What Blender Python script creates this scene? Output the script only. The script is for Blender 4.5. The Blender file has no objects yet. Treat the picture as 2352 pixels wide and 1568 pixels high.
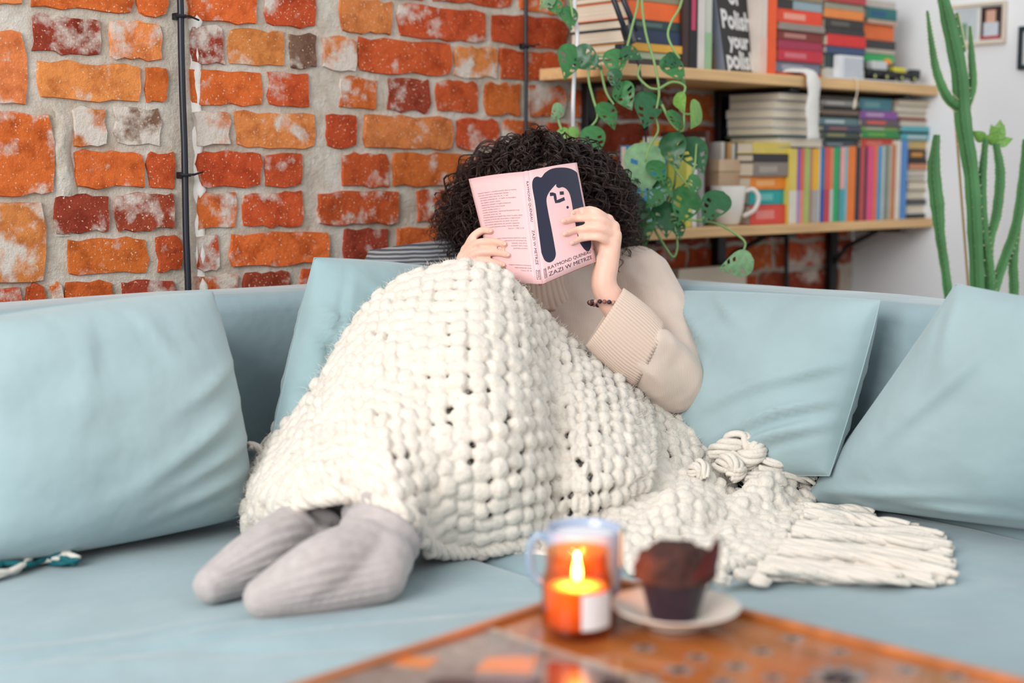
import bpy, bmesh, math, random
import numpy as np
from mathutils import Vector, Matrix, noise as mnoise

# ------------------------------------------------------------------ camera
F_PX = 3267.0; PHI = math.radians(42.0); PITCH = math.atan(394.0/3267.0); EYE = 1.06
SC = bpy.context.scene
COL = SC.collection
FH = np.array([math.sin(PHI), math.cos(PHI), 0.0]); RT = np.array([math.cos(PHI), -math.sin(PHI), 0.0])
FW = FH*math.cos(PITCH) - np.array([0, 0, 1.0])*math.sin(PITCH)
UP = np.cross(RT, FW); EYEP = np.array([0, 0, EYE])
cam_d = bpy.data.cameras.new('camera'); cam = bpy.data.objects.new('camera', cam_d); COL.objects.link(cam)
cam_d.sensor_width = 36.0; cam_d.lens = F_PX/2352.0*36.0
cam.location = EYEP
cam.rotation_euler = Matrix((RT, UP, -FW)).transposed().to_euler()
cam_d.dof.use_dof = True; cam_d.dof.focus_distance = 2.62; cam_d.dof.aperture_fstop = 1.9
cam_d.clip_start = 0.02
SC.camera = cam
# ------------------------------------------------------------------ daylight
W = bpy.data.worlds.new('daylight'); SC.world = W; W.use_nodes = True
bg = W.node_tree.nodes['Background']; bg.inputs[0].default_value = (0.93, 0.965, 1.0, 1); bg.inputs[1].default_value = 0.77
def area(name, loc, target, sx, sy, energy, col):
    l = bpy.data.lights.new(name, 'AREA'); l.shape = 'RECTANGLE'; l.size = sx; l.size_y = sy; l.energy = energy; l.color = col
    o = bpy.data.objects.new(name, l); COL.objects.link(o); o.location = loc
    o.rotation_euler = (Vector(target)-Vector(loc)).to_track_quat('-Z', 'Y').to_euler()
    return o
area('window_daylight', (-1.9, 0.55, 2.15), (1.4, 1.6, 0.55), 2.2, 1.9, 112, (1.0, 0.985, 0.96))
cy = SC.cycles; cy.max_bounces = 6; cy.diffuse_bounces = 2; cy.glossy_bounces = 3; cy.transmission_bounces = 4; cy.transparent_max_bounces = 10; cy.caustics_reflective = False; cy.caustics_refractive = False
SC.view_settings.view_transform = 'Standard'; SC.view_settings.look = 'None'
SC.view_settings.exposure = 0.25; SC.view_settings.gamma = 1.0; SC.view_settings.use_curve_mapping = False

# ------------------------------------------------------------------ helpers
rng = random.Random(7)
def ray(x, y): return FW + RT*((x-1176.0)/F_PX) + UP*((784.0-y)/F_PX)
def PD(x, y, d): return EYEP + ray(x, y)*d            # pixel + depth along the axis -> world point
def PZ(x, y, z):
    r = ray(x, y); return EYEP + r*((z-EYE)/r[2])
def PY(x, y, Y):
    r = ray(x, y); return EYEP + r*(Y/r[1])
def PX(x, y, X):
    r = ray(x, y); return EYEP + r*(X/r[0])
def lin(c):
    out = []
    for v in c[:3]:
        v = v/255.0
        out.append(v/12.92 if v <= 0.04045 else ((v+0.055)/1.055)**2.4)
    return tuple(out)+(1.0,)
MATS = {}
def mat(name, col, rough=0.6, var=0.0, vscale=8.0, bump=0.0, bscale=60.0, sheen=0.0, spec=0.5, metal=0.0, trans=0.0, ior=1.45,
        emit=None, estr=0.0, coat=0.0, bump2=0.0, b2scale=6.0, sss=0.0, col2=None, stretch=None):
    if name in MATS: return MATS[name]
    m = bpy.data.materials.new(name); m.use_nodes = True; nt = m.node_tree; N = nt.nodes; L = nt.links
    p = N['Principled BSDF']
    p.inputs['Base Color'].default_value = lin(col); p.inputs['Roughness'].default_value = rough
    p.inputs['Specular IOR Level'].default_value = spec; p.inputs['Metallic'].default_value = metal
    p.inputs['IOR'].default_value = ior
    if trans: p.inputs['Transmission Weight'].default_value = trans
    if sheen:
        p.inputs['Sheen Weight'].default_value = sheen; p.inputs['Sheen Roughness'].default_value = 0.45
    if coat: p.inputs['Coat Weight'].default_value = coat; p.inputs['Coat Roughness'].default_value = 0.08
    if sss:
        p.inputs['Subsurface Weight'].default_value = sss; p.inputs['Subsurface Radius'].default_value = (0.012, 0.005, 0.003)
        p.inputs['Subsurface Scale'].default_value = 1.0
    if emit is not None:
        p.inputs['Emission Color'].default_value = lin(emit); p.inputs['Emission Strength'].default_value = estr
    tc = N.new('ShaderNodeTexCoord'); vec = tc.outputs['Object']
    if stretch:
        mp = N.new('ShaderNodeMapping'); mp.inputs['Scale'].default_value = stretch; L.new(vec, mp.inputs[0]); vec = mp.outputs[0]
    if var or col2:
        n = N.new('ShaderNodeTexNoise'); n.inputs['Scale'].default_value = vscale; n.inputs['Detail'].default_value = 5
        L.new(vec, n.inputs['Vector'])
        r = N.new('ShaderNodeValToRGB'); e = r.color_ramp.elements
        e[0].position = 0.3; e[1].position = 0.7
        c = lin(col)
        if col2: e[0].color = lin(col2); e[1].color = c
        else:
            e[0].color = tuple(x*(1-var) for x in c[:3])+(1,); e[1].color = tuple(min(1, x*(1+var)) for x in c[:3])+(1,)
        L.new(n.outputs['Fac'], r.inputs[0]); L.new(r.outputs[0], p.inputs['Base Color'])
    last = None
    for b, s, det in ((bump2, b2scale, 3), (bump, bscale, 6)):
        if b:
            n = N.new('ShaderNodeTexNoise'); n.inputs['Scale'].default_value = s; n.inputs['Detail'].default_value = det
            L.new(vec, n.inputs['Vector'])
            bn = N.new('ShaderNodeBump'); bn.inputs['Strength'].default_value = b; bn.inputs['Distance'].default_value = 0.3/s
            L.new(n.outputs['Fac'], bn.inputs['Height'])
            if last: L.new(last.outputs[0], bn.inputs['Normal'])
            last = bn
    if last: L.new(last.outputs[0], p.inputs['Normal'])
    MATS[name] = m
    return m

def mk(name, verts, faces, m=None, parent=None, smooth=False, center=True, mats=None, midx=None):
    V = np.asarray(verts, dtype=float).reshape(-1, 3)
    c = (V.min(0)+V.max(0))/2 if center else np.zeros(3)
    me = bpy.data.meshes.new(name); me.from_pydata((V-c).tolist(), [], [tuple(int(i) for i in f) for f in faces])
    if mats:
        for q in mats: me.materials.append(q)
        if midx is not None: me.polygons.foreach_set('material_index', midx)
    elif m: me.materials.append(m)
    if smooth: me.polygons.foreach_set('use_smooth', [True]*len(me.polygons))
    me.update()
    o = bpy.data.objects.new(name, me); COL.objects.link(o); o.location = c
    if parent: put(o, parent)
    return o
def put(o, parent):
    o.parent = parent
    ml = Matrix.Translation(parent.location); pp = parent.parent
    if pp is not None: ml = Matrix.Translation(pp.location) if parent.type == 'EMPTY' else ml
    o.matrix_parent_inverse = WM[parent.name].inverted() if parent.name in WM else ml.inverted()
WM = {}
def empty(name, loc):
    o = bpy.data.objects.new(name, None); COL.objects.link(o); o.location = tuple(float(v) for v in loc); o.empty_display_size = 0.05
    WM[o.name] = Matrix.Translation(o.location)
    return o
def tag(o, label=None, cat=None, group=None, kind=None):
    if label: o['label'] = label
    if cat: o['category'] = cat
    if group: o['group'] = group
    if kind: o['kind'] = kind
    return o
class G:
    """geometry collector: several shapes of ONE part"""
    def __init__(s): s.v = []; s.f = []; s.mi = []
    def add(s, vf, mi=0):
        v, f = vf; o = len(s.v)
        s.v.extend([tuple(p) for p in v]); s.f.extend([tuple(i+o for i in q) for q in f]); s.mi.extend([mi]*len(f)); return s
    def build(s, name, m=None, parent=None, smooth=False, mats=None):
        return mk(name, s.v, s.f, m, parent, smooth, mats=mats, midx=s.mi if mats else None)
def bmvf(bm):
    bm.verts.index_update()
    r = ([tuple(v.co) for v in bm.verts], [tuple(v.index for v in f.verts) for f in bm.faces]); bm.free(); return r
def box(x0, x1, y0, y1, z0, z1, bev=0.0, seg=2):
    bm = bmesh.new(); bmesh.ops.create_cube(bm, size=1)
    for v in bm.verts:
        v.co = ((x0+x1)/2+v.co.x*(x1-x0), (y0+y1)/2+v.co.y*(y1-y0), (z0+z1)/2+v.co.z*(z1-z0))
    if bev: bmesh.ops.bevel(bm, geom=list(bm.edges), offset=bev, segments=seg, profile=0.5, affect='EDGES', clamp_overlap=True)
    return bmvf(bm)
def xf(vf, M):
    M = Matrix(M); return ([tuple(M @ Vector(v)) for v in vf[0]], vf[1])
def frame_mat(o, ax, ay, az):
    return Matrix(((ax[0], ay[0], az[0], o[0]), (ax[1], ay[1], az[1], o[1]), (ax[2], ay[2], az[2], o[2]), (0, 0, 0, 1)))
def crom(pts, n):
    """Catmull-Rom resample of a point list to n points"""
    P = np.asarray(pts, float); k = len(P)
    if k == 2: t = np.linspace(0, 1, n)[:, None]; return P[0]*(1-t)+P[1]*t
    E = np.vstack([2*P[0]-P[1], P, 2*P[-1]-P[-2]])
    out = []
    for t in np.linspace(0, k-1, n):
        i = min(int(t), k-2); f = t-i; a, b, c, d = E[i], E[i+1], E[i+2], E[i+3]
        out.append(0.5*((2*b)+(-a+c)*f+(2*a-5*b+4*c-d)*f*f+(-a+3*b-3*c+d)*f**3))
    return np.array(out)
def tube(pts, rad, n=8, cap=True, ref=None, flat=1.0, prof=None):
    P = np.asarray(pts, float); k = len(P)
    R = np.full(k, rad, float) if np.isscalar(rad) else np.asarray(rad, float)
    if len(R) != k: R = np.interp(np.linspace(0, 1, k), np.linspace(0, 1, len(R)), R)
    T = np.gradient(P, axis=0); T /= (np.linalg.norm(T, axis=1)[:, None]+1e-12)
    up = np.array(ref if ref is not None else ((0, 0, 1) if abs(T[0][2]) < 0.9 else (1, 0, 0)), float)
    v = []; f = []
    A = np.cross(T[0], up); A /= np.linalg.norm(A)+1e-12
    for i in range(k):
        A = A - T[i]*(A@T[i]); A /= np.linalg.norm(A)+1e-12
        B = np.cross(T[i], A)
        for j in range(n):
            a = 2*math.pi*j/n; q = prof[j] if prof is not None else 1.0
            v.append(P[i]+R[i]*q*(A*math.cos(a)+B*math.sin(a)*flat))
    for i in range(k-1):
        for j in range(n):
            f.append((i*n+j, i*n+(j+1) % n, (i+1)*n+(j+1) % n, (i+1)*n+j))
    if cap: f.append(tuple(range(n-1, -1, -1))); f.append(tuple((k-1)*n+j for j in range(n)))
    return v, f
def rtube(pts, rad, n=10, **kw):
    """tube with rounded ends"""
    P = np.asarray(pts, float); k = len(P)
    R = np.full(k, rad, float) if np.isscalar(rad) else np.interp(np.linspace(0, 1, k), np.linspace(0, 1, len(rad)), rad)
    d0 = P[0]-P[1]; d0 /= np.linalg.norm(d0); d1 = P[-1]-P[-2]; d1 /= np.linalg.norm(d1)
    pre = [(P[0]+d0*R[0]*math.sin(a), R[0]*math.cos(a)) for a in (1.45, 1.1, 0.6)]
    post = [(P[-1]+d1*R[-1]*math.sin(a), R[-1]*math.cos(a)) for a in (0.6, 1.1, 1.45)]
    PP = [q[0] for q in pre]+list(P)+[q[0] for q in post]; RR = [q[1] for q in pre]+list(R)+[q[1] for q in post]
    return tube(PP, RR, n, **kw)
def lathe(prof, n=32, o=(0, 0, 0), close=False):
    """profile [(r,z)...] about z through o"""
    v = []; f = []; k = len(prof)
    for r, z in prof:
        for j in range(n):
            a = 2*math.pi*j/n; v.append((o[0]+r*math.cos(a), o[1]+r*math.sin(a), o[2]+z))
    for i in range(k-1):
        for j in range(n): f.append((i*n+j, i*n+(j+1) % n, (i+1)*n+(j+1) % n, (i+1)*n+j))
    if close:
        for j in range(n): f.append(((k-1)*n+j, (k-1)*n+(j+1) % n, (j+1) % n, j))
    return v, f
def grid(fn, nu, nv):
    v = [fn(i/nu, j/nv) for j in range(nv+1) for i in range(nu+1)]
    f = [(j*(nu+1)+i, j*(nu+1)+i+1, (j+1)*(nu+1)+i+1, (j+1)*(nu+1)+i) for j in range(nv) for i in range(nu)]
    return v, f
def nz(p, s=1.0): return mnoise.noise(Vector(p)*s)
# ------------------------------------------------------------------ room shell
WY = 2.47; CX = 3.59
def mortar_mat():
    m = bpy.data.materials.new('mortar'); m.use_nodes = True; nt = m.node_tree; N = nt.nodes; L = nt.links; p = N['Principled BSDF']
    p.inputs['Roughness'].default_value = 0.95; p.inputs['Specular IOR Level'].default_value = 0.1
    tc = N.new('ShaderNodeTexCoord')
    n = N.new('ShaderNodeTexNoise'); n.inputs['Scale'].default_value = 9; n.inputs['Detail'].default_value = 8; n.inputs['Roughness'].default_value = 0.7
    L.new(tc.outputs['Object'], n.inputs['Vector'])
    r = N.new('ShaderNodeValToRGB'); e = r.color_ramp.elements
    e[0].position = 0.32; e[0].color = lin((186, 168, 148)); e[1].position = 0.66; e[1].color = lin((232, 226, 216))
    q = r.color_ramp.elements.new(0.48); q.color = lin((212, 200, 184))
    L.new(n.outputs['Fac'], r.inputs[0]); L.new(r.outputs[0], p.inputs['Base Color'])
    n2 = N.new('ShaderNodeTexNoise'); n2.inputs['Scale'].default_value = 55; n2.inputs['Detail'].default_value = 8; n2.inputs['Roughness'].default_value = 0.7
    L.new(tc.outputs['Object'], n2.inputs['Vector'])
    b = N.new('ShaderNodeBump'); b.inputs['Strength'].default_value = 1.0; b.inputs['Distance'].default_value = 0.010
    L.new(n2.outputs['Fac'], b.inputs['Height']); L.new(b.outputs[0], p.inputs['Normal'])
    return m
MORTAR = mortar_mat()
def brick_mat():
    m = bpy.data.materials.new('old_brick'); m.use_nodes = True; nt = m.node_tree; N = nt.nodes; L = nt.links; p = N['Principled BSDF']
    p.inputs['Roughness'].default_value = 0.9; p.inputs['Specular IOR Level'].default_value = 0.15
    tc = N.new('ShaderNodeTexCoord'); oi = N.new('ShaderNodeObjectInfo')
    ad = N.new('ShaderNodeVectorMath'); ad.operation = 'ADD'
    ml = N.new('ShaderNodeMath'); ml.operation = 'MULTIPLY'; ml.inputs[1].default_value = 37.0
    L.new(oi.outputs['Random'], ml.inputs[0]); L.new(tc.outputs['Object'], ad.inputs[0]); L.new(ml.outputs[0], ad.inputs[1])
    def noise(s, d, rg=0.6):
        n = N.new('ShaderNodeTexNoise'); n.inputs['Scale'].default_value = s; n.inputs['Detail'].default_value = d; n.inputs['Roughness'].default_value = rg
        L.new(ad.outputs[0], n.inputs['Vector']); return n.outputs['Fac']
    def mixc(a, b, fac):
        x = N.new('ShaderNodeMix'); x.data_type = 'RGBA'
        if isinstance(a, tuple): x.inputs['A'].default_value = a
        else: L.new(a, x.inputs['A'])
        if isinstance(b, tuple): x.inputs['B'].default_value = b
        else: L.new(b, x.inputs['B'])
        L.new(fac, x.inputs['Factor']); return x.outputs['Result']
    def ramp(src, a, b):
        x = N.new('ShaderNodeMapRange'); x.inputs['From Min'].default_value = a; x.inputs['From Max'].default_value = b; L.new(src, x.inputs['Value']); return x.outputs[0]
    dark = N.new('ShaderNodeMix'); dark.data_type = 'RGBA'; dark.blend_type = 'MULTIPLY'; dark.inputs['Factor'].default_value = 1.0
    L.new(oi.outputs['Color'], dark.inputs['A']); dark.inputs['B'].default_value = (0.62, 0.5, 0.45, 1)
    c = mixc(dark.outputs['Result'], oi.outputs['Color'], ramp(noise(26, 6), 0.32, 0.55))
    sp = ramp(noise(240, 2, 0.4), 0.66, 0.72); c = mixc(c, lin((225, 190, 160)), sp)       # pale grit
    # lime smears left on the face: amount in the alpha of the object colour
    wn = N.new('ShaderNodeMath'); wn.operation = 'ADD'; L.new(noise(15, 6, 0.60), wn.inputs[0])
    w2 = N.new('ShaderNodeMath'); w2.operation = 'MULTIPLY_ADD'; L.new(oi.outputs['Alpha'], w2.inputs[0]); w2.inputs[1].default_value = 0.34; w2.inputs[2].default_value = -0.17
    L.new(w2.outputs[0], wn.inputs[1])
    c = mixc(c, lin((216, 204, 192)), ramp(wn.outputs[0], 0.53, 0.66))
    L.new(c, p.inputs['Base Color'])
    b = N.new('ShaderNodeBump'); b.inputs['Strength'].default_value = 0.9; b.inputs['Distance'].default_value = 0.006
    L.new(noise(70, 7, 0.7), b.inputs['Height']); L.new(b.outputs[0], p.inputs['Normal'])
    return m
BRICK = brick_mat()
wall = mk('wall_brick', *grid(lambda a, b: (-0.9+a*(CX+0.9), WY-0.0022*nz((a*42, b*24, 3))-0.0020*nz((a*130, b*74, 5))-0.0016*nz((a*330, b*190, 8)), -0.02+b*2.5), 560, 300), MORTAR, smooth=True)
tag(wall, 'old brick wall with uneven orange and red bricks and wide pale mortar', kind='structure')
BC = {'O': (222, 112, 54), 'o': (226, 136, 78), 'R': (203, 88, 48), 'D': (160, 68, 48), 'B': (136, 102, 86), 'W': (205, 130, 92)}
def brick(x0, x1, z0, z1, code, lime, proud=None):
    r = rng; n = []
    w = x1-x0; h = z1-z0; j = 0.0042
    nx = 7 if w > 0.1 else 4
    x0 -= .0025; x1 += .0025; z0 -= .0026; z1 += .0026; w = x1-x0; h = z1-z0
    per = [(x0+w*i/nx, z0) for i in range(nx)]+[(x1, z0+h*i/3) for i in range(3)]+[(x1-w*i/nx, z1) for i in range(nx)]+[(x0, z1-h*i/3) for i in range(3)]
    pr_ = proud if proud is not None else r.uniform(0.004, 0.008)
    out = []
    for k_, (x, z) in enumerate(per):
        corner = k_ in (0, nx, nx+3, 2*nx+3)
        cx, cz = (x0+x1)/2, (z0+z1)/2
        f = 0.965 if corner else 1.0
        out.append((cx+(x-cx)*f+r.uniform(-j, j), cz+(z-cz)*f+r.uniform(-j, j)))
    cx, cz = (x0+x1)/2, (z0+z1)/2
    v = []; k = len(out)
    for (x, z) in out: v.append((x, WY+0.008, z))
    for (x, z) in out: v.append((cx+(x-cx)*(1-0.0045/w), WY-pr_-r.uniform(0, 0.0014), cz+(z-cz)*(1-0.0045/h)))
    f = []
    for a in range(1):
        for i in range(k): f.append((a*k+i, (a+1)*k+i, (a+1)*k+(i+1) % k, a*k+(i+1) % k)[::-1])
    f.append(tuple(k+i for i in range(k)))
    o = mk('brick', v, f, BRICK, wall)
    c = list(lin(BC[code])); s = r.uniform(0.86, 1.12)
    o.color = (min(1, c[0]*s), c[1]*s*r.uniform(0.9, 1.1), c[2]*s, lime)
    return o
ROWS = {
 5: [(560, 640, 'O', .3), (655, 782, 'R', .4), (793, 973, 'O', .4), (995, 1170, 'R', .4), (1190, 1290, 'O', .5)],
 4: [(-90, 48, 'o', .2), (74, 299, 'O', .2), (319, 381, 'O', .3), (432, 588, 'O', .45), (608, 724, 'R', .4), (781, 897, 'o', .3), (913, 1111, 'R', .5), (1128, 1297, 'R', .3)],
 3: [(76, 227, 'D', .62), (250, 370, 'o', .6), (438, 512, 'D', .75), (526, 647, 'o', .45), (669, 724, 'B', .35), (740, 815, 'o', .75), (824, 1032, 'R', .3), (1042, 1138, 'o', .8), (1148, 1277, 'R', .3)],
 2: [(85, 319, 'o', .35), (337, 381, 'O', .25), (436, 597, 'O', .25), (617, 705, 'R', .5), (781, 862, 'O', .55), (891, 985, 'D', .5), (1001, 1095, 'R', .45), (1111, 1191, 'O', .4), (1215, 1293, 'O', .75)],
 1: [(166, 239, 'o', .85), (264, 367, 'B', .75), (445, 523, 'W', .95), (539, 720, 'o', .4), (748, 815, 'R', .4), (834, 1034, 'o', .35), (1048, 1142, 'R', .55), (1155, 1240, 'O', .8), (1254, 1330, 'R', .5)],
 0: [(171, 326, 'O', .3), (337, 397, 'R', .3), (452, 597, 'R', .3), (608, 691, 'R', .5), (785, 889, 'R', .5), (901, 1075, 'O', .35), (1090, 1200, 'R', .5), (1212, 1330, 'O', .5)],
 -1: [(122, 248, 'D', .4), (264, 399, 'D', .6), (452, 537, 'O', .55), (558, 693, 'R', .45), (730, 911, 'R', .62), (958, 1050, 'R', .6), (1064, 1200, 'O', .5), (1215, 1330, 'R', .4)],
 -2: [(152, 337, 'O', .4), (360, 411, 'R', .4), (452, 500, 'R', .75), (526, 752, 'O', .4), (787, 889, 'D', .5), (913, 1010, 'O', .45), (1025, 1200, 'R', .5), (1215, 1330, 'O', .5)],
 -3: [(57, 99, 'R', .5), (117, 138, 'O', .5), (145, 257, 'O', .35), (278, 399, 'D', .4), (443, 544, 'O', .7), (558, 661, 'D', .55), (690, 850, 'R', .4), (870, 960, 'O', .4), (980, 1180, 'R', .4), (1195, 1330, 'O', .5)],
 -4: [(-20, 130, 'R', .4), (145, 300, 'O', .35), (318, 399, 'D', .4), (443, 620, 'O', .6), (640, 830, 'R', .4), (850, 1040, 'O', .4), (1060, 1330, 'D', .4)],
}
for k, row in ROWS.items():
    zc = EYE+0.08*k; yc = 390-100*k
    for (a, b, c, w) in row:
        yl = 389.0
        x0 = PY(a, yl, WY)[0]; x1 = PY(b, yl, WY)[0]
        # undo the slight lean of verticals: x read at the course's own height
        sh = (a-1176)*(-k*85)/27000.0*0.0008
        brick(x0+sh, x1+sh, zc-0.033+rng.uniform(-.002, .002), zc+0.033+rng.uniform(-.002, .002), c, w)
for (a, b, y0, y1, c, w) in [(-130, 64, 75, 239, 'o', .55), (-60, 118, 262, 445, 'O', .45), (-110, 92, 468, 645, 'o', .5), (-150, 37, 661, 800, 'R', .6)]:
    x0, x1 = PY(a, 389, WY)[0], PY(b, 389, WY)[0]; xm = (max(a, 0)+b)/2
    brick(x0, x1, PY(xm, y1, WY)[2], PY(xm, y0, WY)[2], c, w)
# running bond: left of the frame, above it, and behind the shelves
def auto(xa, xb, k, codes, off):
    x = xa+off; zc = EYE+0.08*k; i = 0
    while x < xb-0.05:
        L_ = (0.235 if (i+k) % 2 else 0.115)*rng.uniform(0.9, 1.08); e = min(x+L_, xb)
        brick(x, e, zc-0.033, zc+0.033, rng.choice(codes), rng.uniform(.3, .6)); x = e+rng.uniform(0.013, 0.02); i += 1
XR = PY(1345, 389, WY)[0]
for k in range(-6, 6): auto(XR, CX-0.012, k, 'RDRDO' if k < 0 else 'RROOD', 0.0 if k % 2 else -0.05)
XL = PY(-140, 389, WY)[0]
auto(XL, PY(545, 389, WY)[0], 5, 'OROoD', 0.0)
for k in (6, 7): auto(XL-.3, XR, k, 'OROoDR', rng.uniform(0, .05))
for k in range(-4, 7): auto(XL-0.62, XL-0.014, k, 'OROoD', rng.uniform(0, .05))
# chase cut for the cable: paler render strip with a rough lip
PXM = PY(425, 389, WY)[0]
ch = mk('mortar_lip', *tube([(PXM+0.030+0.004*nz((0, 0, i*.9)), WY+0.0065, 0.75+i*0.016) for i in range(80)], [0.0125+0.0065*nz((5, 0, i*.5)) for i in range(80)], 10), mat('lime_white', (232, 226, 220), .95, var=.1, vscale=40, bump=.8, bscale=90), wall, smooth=True)
# loose lime rubble patch beside the big bricks
pts = []
rub = mk('mortar_patch', *grid(lambda a, b: (PY(118+a*52+14*nz((b*4, 1, 0)), 389, WY)[0], WY-0.011*max(0, math.sin(a*math.pi))*max(0.2, math.sin(min(1, b*1.2)*math.pi))-0.003*nz((a*9, b*16, 2)), EYE+0.12-b*0.24), 10, 28), MORTAR, wall, smooth=True)
wr = mk('wall_right', *box(CX, CX+0.1, -1.6, WY, 0, 2.5), mat('white_plaster', (238, 240, 243), .9, bump=.15, bscale=120))
tag(wr, 'plain white plaster wall with framed pictures', kind='structure')
fl = mk('floor', *box(-1.6, CX, -1.6, WY, -0.05, 0), mat('floor_wood', (170, 130, 92), .5, var=.25, vscale=3, stretch=(1, 9, 1)))
tag(fl, 'wooden floor under the sofa', kind='structure')

# cables on the brick
def cable(name, px, z0, z1, r, ties, label, tail):
    x = PY(px, 389, WY)[0]; e = empty(name, (x, WY-0.012, z0)); tag(e, label, 'cable', 'black cables on the brick wall')
    mk('cord', *tube([(x+0.002*nz((px, i*.6, 0)), WY-0.014-r, z0+(z1-z0)*i/20) for i in range(21)], r, 10), mat('black_rubber', (28, 32, 42), .35), e, smooth=True)
    for (py, t) in ties:
        z = PY(px, py, WY)[2]
        g = G(); g.add(tube([(x+math.cos(a)*r*1.5, WY-0.014-r+math.sin(a)*r*1.5, z) for a in np.linspace(0, 6.283, 15)], 0.0035, 6))
        g.add(box(x-0.011, x+0.008, WY-0.022, WY-0.006, z-0.007, z+0.006, .002))
        g.add(tube([(x+r, WY-0.016, z), (x+0.018, WY-0.024, z+0.001), (x+0.034, WY-0.03, z+0.006*t)], [0.005, 0.005, 0.0035], 6, flat=.5))
        g.build('cable_tie', mat('black_plastic', (22, 24, 28), .45), e, smooth=False)
cable('wall_cable', 412, 0.6, 2.3, 0.0065, [(40, -1), (402, 1)], 'thick black cable tied to the brick wall above the seat cushion', 1)
cable('wall_cable', 1195, 0.6, 2.3, 0.0048, [(107, 1)], 'thin black cable on the bricks beside the hanging plant', 1)
# ------------------------------------------------------------------ sofa
SEAT = 0.455
def velvet(name, c):
    m = mat(name, c, .85, var=.09, vscale=5, bump=.22, bscale=260, sheen=.35, spec=.2, bump2=.25, b2scale=7)
    return m
VEL = velvet('sofa_velvet', (146, 168, 174)); VEL2 = velvet('cushion_velvet', (158, 180, 184)); VEL3 = velvet('cushion_teal', (150, 176, 180))
sofa = empty('corner_sofa', (1.0, 1.8, 0)); tag(sofa, 'pale blue-grey velvet corner sofa against the brick wall', 'sofa')
def slab(name, x0, x1, y0, y1, z0, z1, r, m, parent, amp=0.006, n=(70, 30), fs=5.0, seg=5):
    bm = bmesh.new(); bmesh.ops.create_cube(bm, size=1)
    for v in bm.verts: v.co = ((x0+x1)/2+v.co.x*(x1-x0), (y0+y1)/2+v.co.y*(y1-y0), (z0+z1)/2+v.co.z*(z1-z0))
    bmesh.ops.bevel(bm, geom=list(bm.edges), offset=r, segments=seg, profile=.5, affect='EDGES')
    ln = [e for e in bm.edges if e.calc_length() > 0.12]
    bmesh.ops.subdivide_edges(bm, edges=ln, cuts=n[1], use_grid_fill=True)
    bm.normal_update()
    for v in bm.verts:
        d = amp*(nz(v.co, fs)+.4*nz(v.co, fs*2.7)); v.co += v.normal*d
    return mk(name, *bmvf(bm), m, parent, smooth=True)
slab('back_frame', -0.75, 2.42, 2.25, 2.43, 0.05, 0.835, .035, VEL, sofa, .004, (70, 24), 4)
slab('back_frame', 2.19, 2.38, -0.4, 2.26, 0.05, 0.825, .035, VEL, sofa, .004, (70, 24), 4)
slab('base', -0.75, 2.19, 1.36, 2.25, 0.06, 0.30, .02, VEL, sofa, .002, (40, 10))
slab('base', 1.46, 2.19, -0.4, 1.36, 0.06, 0.30, .02, VEL, sofa, .002, (40, 10))
def seat(name, x0, x1, y0, y1):
    def fn(a, b):
        # a wraps front edge -> top -> back ; simple rounded slab top with soft hollows
        x = x0+a*(x1-x0); y = y0+b*(y1-y0)
        e = min((x-x0), (x1-x), (y-y0), (y1-y)); r = .05
        z = SEAT - (r-math.sqrt(max(0, r*r-(r-min(e, r))**2)) if e < r else 0)
        z += 0.006*nz((x*3, y*3, 1))+0.0025*nz((x*9+y*3, y*9, 4))
        # crease lines running out from the feet
        for (cx, cy, ang, amp) in ((0.93, 1.56, .35, .016), (0.80, 1.66, .15, .012), (1.0, 1.44, .6, .012), (0.62, 1.78, .3, .008)):
            d = (x-cx)*math.sin(ang)+(y-cy)*math.cos(ang); s = (x-cx)*math.cos(ang)-(y-cy)*math.sin(ang)
            z -= amp*math.exp(-(d/.014)**2-(s/.22)**2) - amp*.8*math.exp(-((d+.035)/.03)**2-(s/.25)**2)
        return (x, y, z)
    g = G(); v, f = grid(fn, 240, 120); g.add((v, f))
    n = 241; m_ = 121
    ring = [i for i in range(n)]+[j*n+n-1 for j in range(1, m_)]+[(m_-1)*n+i for i in range(n-2, -1, -1)]+[j*n for j in range(m_-2, 0, -1)]
    k = len(g.v)
    for i in ring: g.v.append((v[i][0], v[i][1], 0.29))
    for i in range(len(ring)): g.f.append((ring[i], k+i, k+(i+1) % len(ring), ring[(i+1) % len(ring)])); g.mi.append(0)
    g.f.append(tuple(k+i for i in range(len(ring)))); g.mi.append(0)
    return g.build(name, VEL, sofa, smooth=True)
seat('seat_cushion', -0.75, 1.44, 1.33, 2.25)
seat('seat_cushion', 1.42, 2.19, -0.4, 2.25)
for (x, y) in ((-0.65, 1.42), (-0.65, 2.35), (2.3, 2.35), (2.3, -0.3), (1.5, -0.3)):
    mk('leg', *lathe([(0, 0), (.018, 0), (.024, .06), (0, .06)], 10, (x, y, 0)), mat('dark_wood', (60, 42, 30), .5), sofa)

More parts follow.
